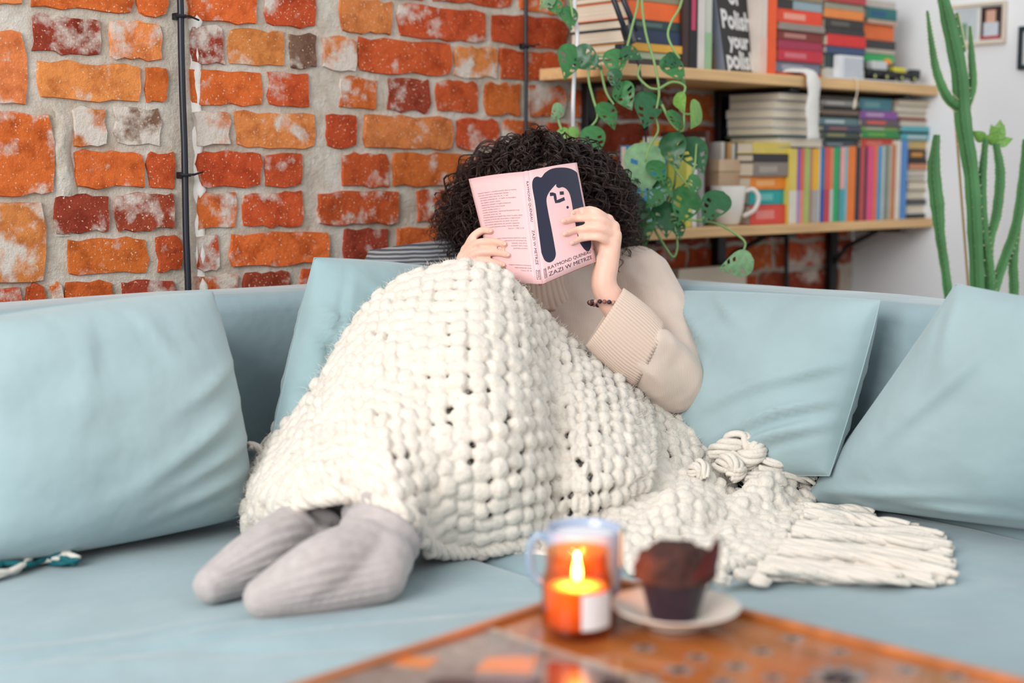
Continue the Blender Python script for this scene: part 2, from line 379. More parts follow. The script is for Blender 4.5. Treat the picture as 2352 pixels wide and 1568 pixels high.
def pillow(name, c, T, m, label, folds=(), seam_side=None, bow=.05, N=46, tz=0.0, group='velvet cushions on the corner sofa', pw=2.4, wr=.006, fsc=9.0, cat='cushion'):
    """c: bl, br, tr, tl corners in space"""
    bl, br, tr, tl = [np.asarray(q, float) for q in c]
    ctr = (bl+br+tr+tl)/4; nrm = np.cross(br-bl, tl-bl); nrm /= np.linalg.norm(nrm)
    ex = (br-bl+tr-tl)/2; ey = (tl-bl+tr-br)/2; sc_ = (np.linalg.norm(ex)+np.linalg.norm(ey))/2
    def surf(side):
        def fn(a, b):
            u, w = 2*a-1, 2*b-1
            # gather rows near the rim for a round edge
            u = math.sin(u*math.pi/2)*.55+u*.45; w = math.sin(w*math.pi/2)*.55+w*.45
            uu = u*(1-bow*(1-w*w)); ww = w*(1-bow*(1-u*u))
            a2, b2 = (uu+1)/2, (ww+1)/2
            p = bl*(1-a2)*(1-b2)+br*a2*(1-b2)+tr*a2*b2+tl*(1-a2)*b2
            h = T*max(0, (1-abs(u)**pw)*(1-abs(w)**pw))**.5
            q = h/T
            wrk = 0
            for (fu, fv, ang, amp, wid, ln) in folds:
                d = (u-fu)*math.sin(ang)-(w-fv)*math.cos(ang); s = (u-fu)*math.cos(ang)+(w-fv)*math.sin(ang)
                wrk += 1.6*amp*(math.exp(-(d/wid)**2)-.6*math.exp(-((d-1.7*wid)/wid)**2))*math.exp(-(s/ln)**2)
            wrk += wr*nz((u*1.6+3, w*1.6, ctr[0]*7+ctr[1]*3), 1.6)
            return tuple(p+nrm*side*(h+wrk*min(1, q*1.3))+np.array([0, 0, tz])*q)
        return fn
    e = empty(name, (ctr[0], ctr[1], min(q[2] for q in (bl, br)))); tag(e, label, cat, group)
    g = G(); v1, f1 = grid(surf(1), N, N); v2, f2 = grid(surf(-1), N, N)
    g.add((v1, f1)); g.add((v2, [q[::-1] for q in f2]))
    o = g.build('cover', m, e, smooth=True)
    n = N+1
    ring = [i for i in range(N)]+[j*n+N for j in range(N)]+[N*n+i for i in range(N, 0, -1)]+[j*n for j in range(N, 0, -1)]
    rp = [v1[i] for i in ring]+[v1[ring[0]]]
    mk('piping', *tube(rp, .0012, 6, cap=False), m, e, smooth=True)
    return e
# left big cushion and the slab cushion behind it
slab('back_cushion', -0.6, PY(520, 700, 2.17)[0], 2.155, 2.25, 0.46, 0.80, .03, VEL, sofa, .004, (50, 18), 5)
yb = 2.07
pillow('cushion', (PY(-120, 1310, yb), PY(578, 1182, yb-.02), PY(488, 668, yb+.03), PY(-120, 745, yb+.03)), .11, VEL2,
       'large pale cushion beside the grey socks, in front of the bricks', bow=-.035,
       folds=[(.75, .28, .5, .008, .05, .35), (.6, -.15, .55, .009, .06, .5), (.8, -.35, .35, .008, .05, .4), (.7, -.62, .3, .006, .05, .5), (.3, .75, -1.2, .004, .05, .25), (-.2, .6, 1.4, .003, .05, .4)])
pillow('cushion', (PY(600, 1130, 2.03), PY(1010, 1060, 1.98), PY(1030, 618, 2.10), PY(722, 592, 2.09)), .085, VEL3,
       'bluish cushion standing behind the raised knees', bow=-.02,
       folds=[(-.8, .45, -.5, .014, .05, .3), (-.6, .2, -.55, .018, .05, .5), (-.75, -.15, -.35, .014, .05, .45), (-.6, -.4, -.2, .013, .05, .4), (.0, .5, -.6, .009, .06, .4), (-.70, 0, 1.5, -.004, .05, .9)])
pillow('cushion', (PX(1500, 1075, 2.03), PX(1905, 1092, 2.04), PX(2022, 690, 2.11), PX(1560, 668, 2.13)), .085, VEL2,
       'square cushion leaning behind the sweater elbow', bow=-.02,
       folds=[(.6, -.35, .45, .012, .05, .5), (.55, -.62, .4, .012, .05, .5), (.3, -.1, .5, .007, .06, .5), (-.7, .7, -.9, .008, .05, .3), (-.5, .55, -.8, .008, .05, .3), (-.25, .75, -.7, .006, .05, .3), (.75, .1, .6, .006, .05, .3)])
pillow('cushion', (PZ(1842, 1150, .465), PZ(2560, 1240, .47), PX(2640, 720, 2.12), PX(2196, 652, 2.10)), .10, VEL2,
       'cushion lying at the far end of the sofa by the cactus', bow=.02,
       folds=[(-.8, .8, -1.0, .008, .05, .3), (-.55, -.75, .2, .006, .06, .6), (0, -.8, 0, .006, .05, .5), (-.5, .2, 1.1, .005, .08, .5)])
# striped grey cushion tucked behind
def stripe_mat():
    m = mat('grey_stripes', (110, 112, 116), .9, bump=.3, bscale=300); nt = m.node_tree; N = nt.nodes; L = nt.links
    tc = N.new('ShaderNodeTexCoord'); w = N.new('ShaderNodeTexWave'); w.bands_direction = 'Z'; w.inputs['Scale'].default_value = 42; w.inputs['Distortion'].default_value = 1.2
    w.inputs['Detail Scale'].default_value = .6
    L.new(tc.outputs['Object'], w.inputs['Vector']); r = N.new('ShaderNodeValToRGB'); r.color_ramp.elements[0].color = lin((78, 80, 86)); r.color_ramp.elements[1].color = lin((150, 150, 150))
    r.color_ramp.elements[0].position = .45; r.color_ramp.elements[1].position = .6
    L.new(w.outputs['Fac'], r.inputs[0]); L.new(r.outputs[0], N['Principled BSDF'].inputs['Base Color']); return m
pillow('striped_cushion', (PY(775, 690, 2.20), PY(1090, 690, 2.20), PY(1080, 540, 2.24), PY(850, 575, 2.24)), .055, stripe_mat(),
       'grey striped cushion half hidden behind the dark curly hair', bow=.03, N=30, group=None)
# ------------------------------------------------------------------ shelves
YF = 2.20; SX0 = 2.30; SX1 = CX-0.003
ZU = PY(1480, 148, YF)[2]; ZU0 = ZU-0.027
ZL = PY(1805, 515, YF)[2]; ZL0 = ZL-0.024
PINE = mat('pine_board', (226, 184, 130), .5, var=.16, vscale=4, stretch=(1, 14, 14), bump=.1, bscale=40)
o = mk('shelf_board', *box(SX0, SX1, YF, WY-.009, ZU0, ZU, .003), PINE); tag(o, 'upper pine shelf board carrying the stacked books', 'shelf', 'pine shelf boards')
o = mk('shelf_board', *box(2.36, SX1, YF, WY-.009, ZL0, ZL, .003), PINE); tag(o, 'lower pine shelf board with the white mug', 'shelf', 'pine shelf boards')
BLK = mat('black_steel', (20, 20, 24), .45)
for i, (px, w, lab) in enumerate([(1337, .030, 'black steel shelf bracket behind the hanging plant'), (1641, .034, 'black steel shelf bracket behind the white mug'), (1902, .032, 'black steel shelf bracket below the row of upright books')]):
    x = PY(px, 389, WY)[0]; e = empty('shelf_bracket', (x, WY-.02, .55)); tag(e, lab, 'bracket', 'black shelf brackets')
    mk('post', *box(x-w/2, x+w/2, WY-.032, WY-.010, .52, 2.1, .002), BLK, e)
    for z in (ZU0, ZL0):
        g = G(); g.add(box(x-w/2, x+w/2, YF+.012, WY-.03, z-.012, z-.0005, .002))
        g.add(tube([(x, WY-.03, z-.11), (x, WY-.07, z-.06), (x, YF+.10, z-.012)], .007, 6))
        g.build('arm', BLK, e)
o = mk('black_cable', *tube([PY(1806, y, WY-.02) for y in (530, 600, 660, 720)], .0065, 8), mat('black_rubber', (28, 32, 42), .35), smooth=True)
tag(o, 'black cable hanging under the lower shelf on dark bricks', 'cable')
PAGES = mat('paper_pages', (232, 220, 198), .8, var=.12, vscale=6, stretch=(1, 1, 160), bump=.2, bscale=30)
PAGESV = mat('paper_pages_upright', (232, 220, 198), .8, var=.12, vscale=6, stretch=(160, 1, 1))
def cmat(c):
    k = 'cover_%d_%d_%d' % tuple(c); return mat(k, c, .45, var=.05, vscale=30)
ORD_ = ['lowest', 'second from the bottom', 'third from the bottom', 'fourth from the bottom', 'fifth from the bottom', 'sixth from the bottom', 'seventh from the bottom', 'eighth from the bottom', 'ninth from the bottom', 'tenth from the bottom']
ORD = [q.replace('from the bottom', 'lowest') for q in ORD_]
def bookbox(x0, x1, y0, y1, z0, z1, col, label, group, upright, face='spine', title=None, two=None):
    """spine faces -Y"""
    e = empty('book', ((x0+x1)/2, (y0+y1)/2, z0)); tag(e, label, 'book', group)
    t = .0022; g = G()
    cm = cmat(col); s = .004
    if upright:
        g.add(box(x0, x0+t, y0, y1, z0, z1, .0004, 1)); g.add(box(x1-t, x1, y0, y1, z0, z1, .0004, 1))
        g.add(box(x0+t, x1-t, y0, y0+t, z0, z1))
        g.build('cover', cm, e); mk('pages', *box(x0+t, x1-t, y0+t, y1-s, z0+.002, z1-s), PAGESV, e)
    else:
        g.add(box(x0, x1, y0, y1, z0, z0+t, .0004, 1)); g.add(box(x0, x1, y0, y1, z1-t, z1, .0004, 1))
        if face == 'spine': g.add(box(x0, x1, y0, y0+t, z0+t, z1-t))
        else: g.add(box(x0, x1, y1-t, y1, z0+t, z1-t))
        g.build('cover', cm, e)
        mk('pages', *box(x0+s, x1-s, y0+(t if face == 'spine' else s), y1-t, z0+t, z1-t), PAGES, e)
    if title is not None and face == 'spine':
        w, h = x1-x0, z1-z0; d = .0006
        if upright: mk('spine_title', *box(x0+w*.25, x1-w*.25, y0-d, y0+.0002, z0+h*.45, z0+h*.86), cmat(title), e)
        else: mk('spine_title', *box(x0+w*.14, x0+w*.62, y0-d, y0+.0002, z0+h*.28, z0+h*.72), cmat(title), e)
    if two is not None:
        w, h = x1-x0, z1-z0; d = .0007
        if upright: mk('spine_band', *box(x0-.0001, x1+.0001, y0-d, y0+.0002, z0, z0+h*.44), cmat(two), e)
        else: mk('spine_band', *box(x0, x0+w*.34, y0-d, y0+.0002, z0, z1), cmat(two), e)
    return e
def stack(px0, px1, items, z, where, group, ys=None, dep=.17, y_at=None, zmax=None):
    """items from the bottom up: (thickness_px, colour, colour word, face, title, dx0, dx1)"""
    ys = ys if ys is not None else YF+.025
    fit = 1.0
    if zmax:
        tot = sum(q[0] for q in items)*np.linalg.norm(PY((px0+px1)/2, y_at or 100, ys)-EYEP)/F_PX; fit = min(1.0, (zmax-z)/tot)
    for i, it in enumerate(items):
        tp, col, word = it[:3]; face = it[3] if len(it) > 3 else 'spine'; title = it[4] if len(it) > 4 else None
        a, b = (it[5], it[6]) if len(it) > 6 else (0, 0)
        yy = y_at if y_at else 100
        X0 = PY(px0+a, yy, ys)[0]; X1 = PY(px1+b, yy, ys)[0]
        dd = np.linalg.norm(PY((px0+px1)/2, yy, ys)-EYEP)
        th = tp*dd/F_PX*fit
        kind = 'pages facing out' if face == 'pages' else 'spine out'
        bookbox(X0, X1, ys+rng.uniform(-.006, .008), ys+dep+rng.uniform(-.01, .01), z+.0003, z+th-.0003, col, '%s book%s, %s %s' % (word, ' with pages outward' if face == 'pages' else '', ORD[i], where), group, False, face, title, it[7] if len(it) > 7 else None)
        z += th
    return z
cream = (214, 202, 184)
stack(1447, 1568, [(15, (70, 60, 60), 'dark mottled'), (16, (176, 190, 158), 'pale green'), (18, (226, 168, 62), 'yellow'), (31, (38, 54, 82), 'navy'), (21, (40, 66, 64), 'dark green', 'spine', (84, 104, 98)), (40, (240, 104, 40), 'bright orange'), (16, (150, 142, 112), 'olive'), (22, (200, 190, 170), 'cream'), (20, (120, 60, 50), 'brown')],
      ZU, 'in the desk lamp stack', 'books stacked behind the desk lamp', dep=.19)
def upr(px0, px1, ytop, z, col, label, group, ys=None, dep=.15, title=None, two=None, yref=None):
    ys = ys if ys is not None else YF+.02
    yr = yref if yref else ytop+60
    bookbox(PY(px0, yr, ys)[0]+.0004, PY(px1, yr, ys)[0]-.0004, ys, ys+dep, z+.0003, PY((px0+px1)/2, ytop, ys)[2], col, label, group, True, title=title, two=two)
gu = 'upright books on the upper shelf'
upr(1569, 1583, -30, ZU, (62, 40, 34), 'dark brown upright book next to the navy stack', gu)
upr(1584, 1603, -40, ZU, (26, 22, 26), 'black upright book with pink lettering on its spine', gu, title=(196, 60, 96))
upr(1604, 1620, -20, ZU, (214, 208, 200), 'white upright book next to the black and pink spine', gu)
upr(1621, 1636, -35, ZU, (198, 200, 186), 'white upright book with a green band, by the black lettered book', gu, two=(150, 186, 142))
upr(1748, 1763, -20, ZU, (222, 208, 196), 'white and orange upright book left of the solid orange spine', gu, two=(232, 196, 180))
upr(1764, 1785, -30, ZU, (242, 92, 38), 'solid orange upright book on the upper shelf', gu)
# leaning black book with brush lettering
def textmesh(s, size=1.0, align='LEFT', bold=0.0, shear=0.0, spacing=1.0):
    cu = bpy.data.curves.new('t', 'FONT'); cu.body = s; cu.size = size; cu.align_x = align; cu.offset = bold; cu.shear = shear; cu.resolution_u = 3; cu.space_character = spacing
    ob = bpy.data.objects.new('t', cu); COL.objects.link(ob)
    dg = bpy.context.evaluated_depsgraph_get(); me = bpy.data.meshes.new_from_object(ob.evaluated_get(dg))
    v = [(p.co.x, p.co.y) for p in me.vertices]; f = [tuple(q.vertices) for q in me.polygons]
    bpy.data.objects.remove(ob); bpy.data.curves.remove(cu); bpy.data.meshes.remove(me)
    return v, f
e = empty('lettered_book', PY(1700, 155, YF+.03)); e.location.z = ZU
tag(e, 'black book leaning cover out, with large white brush lettering', 'book')
bl = PY(1668, 156, YF+.02); br = PY(1750, 158, YF+.05); bl[2] = br[2] = ZU+.001
ax = (br-bl); wdt = np.linalg.norm(ax); ax /= wdt; nrm_ = np.array([ax[1], -ax[0], 0.0]); upv = np.array([-.10*ax[0], .10, 1.0]) ; upv = upv-ax*(upv@ax)-np.array([.10*ax[0], .10*ax[1], 0]); upv /= np.linalg.norm(upv)
nr = np.cross(ax, upv)
Mb = frame_mat(bl, ax, upv, nr)      # x across, y up, z towards the viewer
mk('cover', *xf(box(0, wdt, 0, .215, -.022, -.0195, .0005), Mb), cmat((24, 22, 24)), e)
mk('cover', *xf(box(0, wdt, 0, .215, -.0025, 0, .0005), Mb), cmat((24, 22, 24)), e)
mk('spine', *xf(box(-.0025, 0, 0, .215, -.022, 0), Mb), cmat((124, 130, 146)), e)
mk('pages', *xf(box(0, wdt-.004, .002, .212, -.0195, -.0025), Mb), PAGES, e)
for s, y, sz in (('of', .178, .062), ('Polish', .118, .060), ('your', .072, .050), ('polish', .022, .060)):
    v, f = textmesh(s, sz, 'CENTER', bold=.0022)
    w_ = max(p[0] for p in v)-min(p[0] for p in v); k_ = min(1.0, wdt*.86/w_)
    mk('cover_lettering', *xf(([(wdt*.47+p[0]*k_, y+p[1], .0006) for p in v], f), Mb), cmat((232, 230, 226)), e)
g2 = 'books in the red stack on the upper shelf'
stack(1787, 1890, [(8, (206, 86, 52), 'brick orange'), (24, (124, 128, 146), 'grey-blue', 'spine', (166, 166, 178)), (26, (200, 44, 62), 'crimson', 'spine', (214, 110, 120)), (19, (170, 52, 80), 'magenta'), (21, (132, 52, 44), 'brown-red', 'spine', (190, 130, 120)), (16, (150, 140, 130), 'grey'), (30, (236, 74, 40), 'orange-red', 'spine', (240, 160, 140)), (20, (150, 172, 178), 'pale blue', 'spine', None, 0, 0, (50, 48, 44)), (22, (150, 132, 104), 'olive beige'), (20, (90, 70, 60), 'dark brown')],
      ZU, 'in the upper red stack', g2, dep=.16)
stack(1897, 1985, [(24, (200, 196, 186), 'white'), (30, (44, 66, 66), 'dark teal'), (17, (64, 82, 116), 'slate blue'), (25, (220, 52, 48), 'red'), (13, (56, 54, 54), 'charcoal'), (22, (52, 50, 46), 'black', 'spine', (96, 92, 84)), (20, (238, 140, 66), 'light orange'), (14, (166, 164, 142), 'grey-green'), (20, (186, 64, 66), 'dull red'), (14, (120, 120, 120), 'grey')],
      ZU, 'in the stack behind the white box', 'books stacked behind the small white box', dep=.16)
stack(1988, 2056, [(26, (62, 60, 60), 'dark grey'), (20, (104, 100, 98), 'mid grey'), (18, (64, 190, 110), 'bright green'), (10, (196, 186, 170), 'beige'), (19, (64, 62, 66), 'charcoal'), (34, (240, 118, 58), 'thick orange'), (9, (206, 170, 150), 'pale pink'), (26, (44, 116, 116), 'blue-green', 'spine', (40, 90, 130)), (16, (200, 190, 180), 'cream')],
      ZU, 'in the stack behind the toy truck', 'books stacked by the white wall, upper shelf', dep=.16, ys=YF+.06)
# ---- lower shelf
stack(1726, 1812, [(44, (226, 78, 66), 'salmon red', 'spine', (236, 140, 130)), (34, (38, 168, 166), 'teal', 'spine', (110, 196, 190)), (29, (242, 140, 40), 'orange', 'spine', (246, 180, 110)), (32, (140, 128, 118), 'grey', 'spine', (170, 160, 150)), (18, (52, 44, 48), 'black'), (26, (220, 196, 92), 'yellow')],
      ZL, 'in the stack beside the white mug', 'books stacked beside the white mug', ys=YF+.03, dep=.17, y_at=440)
gl = 'upright books in the long row on the lower shelf'
UP_ = [(415, 455, (150, 96, 176), 'purple', (186, 150, 196)), (455, 492, (238, 110, 74), 'coral orange', (236, 150, 110)), (494, 550, (176, 196, 112), 'pale green', None), (550, 581, (196, 140, 112), 'tan', (170, 140, 120)), (582, 645, (246, 186, 44), 'golden yellow', (176, 172, 170)), (646, 666, (214, 208, 200), 'thin white', None), (667, 706, (44, 120, 180), 'blue', (60, 84, 170)), (709, 764, (226, 92, 76), 'red', (206, 70, 72)), (765, 801, (236, 140, 100), 'peach', (200, 206, 200)), (802, 856, (32, 176, 106), 'emerald green', None), (857, 872, (90, 120, 120), 'thin grey-teal', None), (873, 921, (240, 176, 170), 'pale pink', (70, 170, 180)), (922, 953, (140, 190, 200), 'light blue', None), (955, 1035, (244, 128, 44), 'wide orange', None), (1037, 1082, (36, 52, 60), 'black', None), (1085, 1130, (200, 80, 80), 'dull red', None), (1131, 1157, (74, 50, 64), 'dark purple', None), (1160, 1226, (232, 84, 134), 'hot pink', None), (1227, 1265, (240, 120, 70), 'orange', None), (1267, 1311, (80, 160, 204), 'sky blue', None), (1313, 1342, (196, 200, 196), 'light grey', None), (1345, 1385, (130, 144, 132), 'grey-green', None), (1387, 1420, (196, 176, 154), 'beige', None), (1422, 1456, (206, 120, 64), 'rust orange', None), (1458, 1509, (228, 220, 206), 'white', None), (1511, 1582, (84, 140, 202), 'cornflower blue', None)]
upr(1813, 1830, 341, ZL, (230, 206, 96), 'yellow upright book with a white lower half, at the start of the row', gl, two=(228, 222, 206), yref=430)
for i, (a, b, col, w, two) in enumerate(UP_):
    yt = 341-(i*0.4)+rng.uniform(-1, 2)
    if i > 23: yt -= 8
    upr(1740+a/4.611, 1740+b/4.611, yt, ZL, col, '%s upright book spine in the long row on the lower shelf%s' % (w, ', two-toned' if two else ''), gl, two=two, yref=430, dep=.155)
ZT = PY(1900, 339, YF+.03)[2]
stack(1784, 1888, [(21, (196, 190, 178), 'cream', 'pages', None, 4, 2), (6, (60, 96, 92), 'thin teal', 'spine', None, 2, 0), (17, (206, 204, 198), 'white', 'pages', None, -2, 0), (21, (198, 198, 194), 'pale grey', 'pages', None, -4, 0), (20, (204, 202, 196), 'off-white', 'pages', None, -6, -2), (20, (190, 186, 180), 'light grey', 'pages', None, -1, -6), (16, (208, 204, 196), 'ivory', 'pages', None, 2, -8)],
      ZT, 'of the pale pile on the upright row', 'pages-out stack on the upright row', ys=YF+.03, dep=.16, y_at=280, zmax=ZU0-.015)
stack(1890, 1976, [(19, (64, 76, 84), 'slate', 'spine', (120, 130, 136), 0, -12), (7, (24, 36, 40), 'thin black', 'spine', None, 0, -4), (18, (72, 84, 76), 'dark green', 'spine', (150, 150, 96)), (17, (66, 74, 92), 'dark blue', 'spine', (150, 100, 96)), (20, (100, 130, 132), 'grey-teal', 'spine', (190, 206, 206), -6, 0), (9, (40, 38, 38), 'charcoal'), (13, (128, 108, 92), 'brown'), (10, (34, 32, 32), 'black'), (17, (160, 156, 150), 'silver grey', 'spine', (200, 196, 190)), (10, (70, 60, 52), 'dark brown')],
      ZT, 'of the dark pile on the upright row', 'dark stack on the upright row', ys=YF+.03, dep=.16, y_at=280, zmax=ZU0-.015)
stack(1980, 2064, [(26, (206, 70, 56), 'red', 'spine', (220, 120, 104), 3, -6), (19, (46, 140, 74), 'green', 'spine', (110, 170, 70)), (11, (140, 176, 96), 'pale green', 'spine', (210, 206, 190)), (19, (100, 84, 96), 'grey-purple', 'spine', (220, 96, 84), -4, 0), (20, (142, 84, 160), 'violet', 'spine', (190, 160, 190), -4, -4), (32, (70, 128, 140), 'blue-teal', 'spine', (110, 160, 166), -2, -12)],
      ZT, 'of the colourful pile on the upright row', 'coloured stack on the upright row', ys=YF+.03, dep=.16, y_at=280, zmax=ZU0-.015)
stack(2066, 2152, [(24, (206, 176, 112), 'straw yellow', 'spine', None, 2, 0), (17, (72, 168, 182), 'turquoise', 'spine', (200, 206, 204), 4, 10), (6, (40, 60, 70), 'thin navy', 'spine', None, 10, 10), (14, (96, 180, 190), 'aqua', 'spine', None, 4, 10), (15, (206, 204, 200), 'white', 'pages', None, 2, 8), (8, (150, 60, 56), 'thin maroon', 'spine', None, 6, 10), (14, (206, 186, 164), 'beige', 'pages', None, 0, 10), (18, (208, 206, 200), 'pale grey', 'pages', None, -4, 6), (14, (214, 196, 168), 'cream', 'pages', None, -2, 2)],
      ZT, 'of the pile beneath the shelf end', 'stack over the shelf end by the cactus', ys=YF+.03, dep=.16, y_at=280, zmax=ZU0-.015)
stack(2086, 2140, [(10, (40, 44, 56), 'dark blue'), (22, (200, 200, 200), 'white', 'pages'), (12, (80, 80, 84), 'charcoal'), (22, (170, 160, 140), 'beige', 'pages'), (22, (156, 146, 128), 'stone grey', 'pages'), (12, (198, 190, 176), 'cream', 'pages'), (14, (214, 214, 214), 'silver white', 'pages'), (14, (206, 140, 100), 'peach'), (10, (52, 36, 32), 'dark brown'), (22, (70, 48, 40), 'brown', 'spine', (216, 150, 60))],
      ZL, 'of the pile behind the low cactus stem', 'pile at the shelf end by the cactus', ys=YF+.03, dep=.19, y_at=420, zmax=ZT-.002)
# small paperbacks over a beige box
bx0, bx1 = PY(1652, 400, YF+.07)[0], PY(1700, 400, YF+.07)[0]
e = empty('cardboard_box', ((bx0+bx1)/2, YF+.12, ZL)); tag(e, 'beige cardboard box standing behind the white mug', 'box')
zt = PY(1690, 366, YF+.07)[2]
mk('box_body', *box(bx0, bx1, YF+.07, WY-.05, ZL+.0005, zt-.03, .002), cmat((202, 170, 138)), e); mk('lid', *box(bx0-.002, bx1+.002, YF+.068, WY-.048, zt-.03, zt, .002), cmat((214, 184, 152)), e)
px = 1656
for i, (w, c, n) in enumerate([(10, (200, 196, 186), 'pale'), (9, (120, 92, 76), 'brown'), (11, (196, 150, 84), 'ochre'), (10, (206, 204, 198), 'white'), (10, (84, 76, 82), 'charcoal'), (9, (190, 120, 150), 'pink'), (8, (60, 54, 60), 'black')]):
    upr(px, px+w*.82, 328+rng.uniform(-3, 4), zt, c, 'small %s paperback standing on the beige box' % n, 'small paperbacks on the beige box', ys=YF+.08, dep=.11, yref=350); px += w*.82
# picture books behind the jar plant
def flatbook(pxa, pxb, ytop, y, dy, t, col, label, art=()):
    a = PY(pxa, 480, y); b = PY(pxb, 480, y+dy); a[2] = b[2] = ZL+.001
    ax = b-a; w = np.linalg.norm(ax); ax /= w; n = np.cross(ax, (0, 0, 1)); h = PY((pxa+pxb)/2, ytop, y+dy/2)[2]-ZL
    M_ = frame_mat(a, ax, (0, 0, 1), n); e = empty('picture_book', (a+b)/2); tag(e, label, 'book', 'picture books behind the jar')
    mk('cover', *xf(box(0, w, 0, h, -.002, 0, .0005), M_), cmat(col), e); mk('cover', *xf(box(0, w, 0, h, -t, -t+.002, .0005), M_), cmat(col), e)
    mk('pages', *xf(box(.001, w-.003, .002, h-.003, -t+.002, -.002), M_), PAGES, e)
    for (u0, u1, v0, v1, c) in art: mk('cover_print', *xf(box(u0*w, u1*w, v0*h, v1*h, 0, .0006), M_), cmat(c), e)
flatbook(1438, 1530, 336, YF+.085, .02, .018, (42, 140, 200), 'blue picture book with a white panel behind the jar plant', [(.5, 1, 0, .55, (150, 190, 214)), (.62, .95, .1, .4, (220, 220, 216))])
flatbook(1488, 1566, 316, YF+.15, .02, .016, (206, 214, 200), 'pale picture book rising behind the blue one', [(.4, 1, .6, .92, (120, 180, 200))])
upr(1576, 1589, 322, ZL, (214, 206, 90), 'yellow-green upright book behind the jar plant', gl, yref=420, ys=YF+.05)
upr(1590, 1602, 318, ZL, (222, 222, 216), 'white upright book behind the jar plant', gl, yref=420, ys=YF+.05)
upr(1604, 1618, 316, ZL, (150, 150, 144), 'grey upright book behind the jar plant', gl, yref=420, ys=YF+.05)
upr(1619, 1629, 300, ZL, (84, 46, 40), 'maroon upright book by the black bracket', gl, yref=420, ys=YF+.09)
# ---- small things on the shelves
CER = mat('white_ceramic', (234, 228, 220), .25, coat=.3)
mc = PY(1670, 517, YF+.055); mc[2] = ZL
e = empty('white_mug', mc); tag(e, 'white ceramic mug with a big handle on the lower shelf', 'mug')
mk('body', *lathe([(0, .002), (.026, .001), (.030, .006), (.040, .045), (.045, .095), (.044, .097), (.042, .094), (.036, .045), (.026, .010), (0, .009)], 36, mc), CER, e, smooth=True)
hd = RT
mk('handle', *tube(crom([mc+hd*.040+np.array([0, 0, .082]), mc+hd*.062+np.array([0, 0, .088]), mc+hd*.076+np.array([0, 0, .068]), mc+hd*.066+np.array([0, 0, .038]), mc+hd*.038+np.array([0, 0, .022])], 20), .0058, 10), CER, e, smooth=True)
# white box, toy, dish
b0 = PY(1922, 170, YF+.012); b1 = PY(1977, 170, YF+.012)
e = empty('white_box', (b0+b1)/2); e.location.z = ZU; tag(e, 'small white box in front of the upper stacks', 'box')
zt = PY(1950, 115, YF+.012)[2]
mk('body', *box(b0[0], b1[0], YF+.004, YF+.024, ZU+.004, zt, .002), cmat((228, 230, 232)), e); mk('front_panel', *box(b0[0]+.018, b1[0]-.004, YF+.003, YF+.005, ZU+.010, zt-.006, .0005), cmat((198, 202, 208)), e)
dc = PY(2030, 176, YF+.025)
e = mk('white_tray', *box(PY(1915, 180, YF)[0], PY(2135, 180, YF)[0], YF+.002, YF+.055, ZU+.0004, ZU+.0038, .001), mat('white_tray', (226, 226, 224), .4)); tag(e, 'thin white tray under the toy on the upper shelf', 'tray')
tx = PY(1985, 160, YF+.03)[0]; tz_ = ZU+.004
e = empty('toy_truck', (tx+.06, YF+.03, tz_)); tag(e, 'black and yellow toy truck on the white tray', 'toy')
tx1 = PY(2108, 160, YF+.03)[0]; Lt = tx1-tx
mk('chassis', *box(tx, tx1, YF+.02, YF+.045, tz_+.012, tz_+.030, .003), cmat((24, 26, 30)), e)
mk('cab', *box(tx+Lt*.10, tx+Lt*.36, YF+.018, YF+.047, tz_+.028, tz_+.052, .005), cmat((206, 208, 208)), e)
mk('dome', *lathe([(.014, 0), (.013, .008), (.008, .014), (0, .016)], 14, (tx+Lt*.42, YF+.032, tz_+.046)), cmat((226, 140, 48)), e, smooth=True)
mk('tank', *box(tx+Lt*.50, tx+Lt*.72, YF+.019, YF+.046, tz_+.024, tz_+.040, .005), cmat((216, 206, 60)), e)
mk('bumper', *box(tx+Lt*.88, tx1+.004, YF+.022, YF+.044, tz_+.026, tz_+.038, .003), cmat((30, 36, 44)), e)
for q in (.12, .34, .62, .86):
    g = G(); v, f = lathe([(0, 0), (.010, 0), (.011, .002), (.011, .008), (0, .008)], 14); g.add(([(tx+Lt*q+p[0], YF+.016+p[2], tz_+.0112+p[1]) for p in v], f)); w_ = g.build('wheel', cmat((20, 20, 22)), e)
    v, f = lathe([(0, 0), (.005, 0), (0, -.001)], 10); mk('hub', [(tx+Lt*q+p[0], YF+.0158+p[2], tz_+.0112+p[1]) for p in v], f, cmat((196, 206, 120)), w_)
# white crocheted cloth hanging over the shelf edge
def ribbon(path, w, th, ax, n=30):
    P = crom(path, n); g = G(); T = np.gradient(P, axis=0); T /= np.linalg.norm(T, axis=1)[:, None]
    ax = np.asarray(ax, float)
    v = []
    for i in range(n):
        nn = np.cross(T[i], ax); nn /= np.linalg.norm(nn)
        ww = w*(1+.10*math.sin(i*.9)); 
        for j in range(9):
            s = j/8*2-1; v.append(P[i]+ax*s*ww/2+nn*(th*(1-s*s)+.004*nz((s*4, i*.7, 2))))
        for j in range(9):
            s = 1-j/8*2; v.append(P[i]+ax*s*ww/2-nn*th*.3)
    f = []
    for i in range(n-1):
        for j in range(18): f.append((i*18+j, i*18+(j+1) % 18, (i+1)*18+(j+1) % 18, (i+1)*18+j))
    f.append(tuple(range(17, -1, -1))); f.append(tuple((n-1)*18+j for j in range(18)))
    return v, f
a0 = PY(1856, 180, YF)[0]
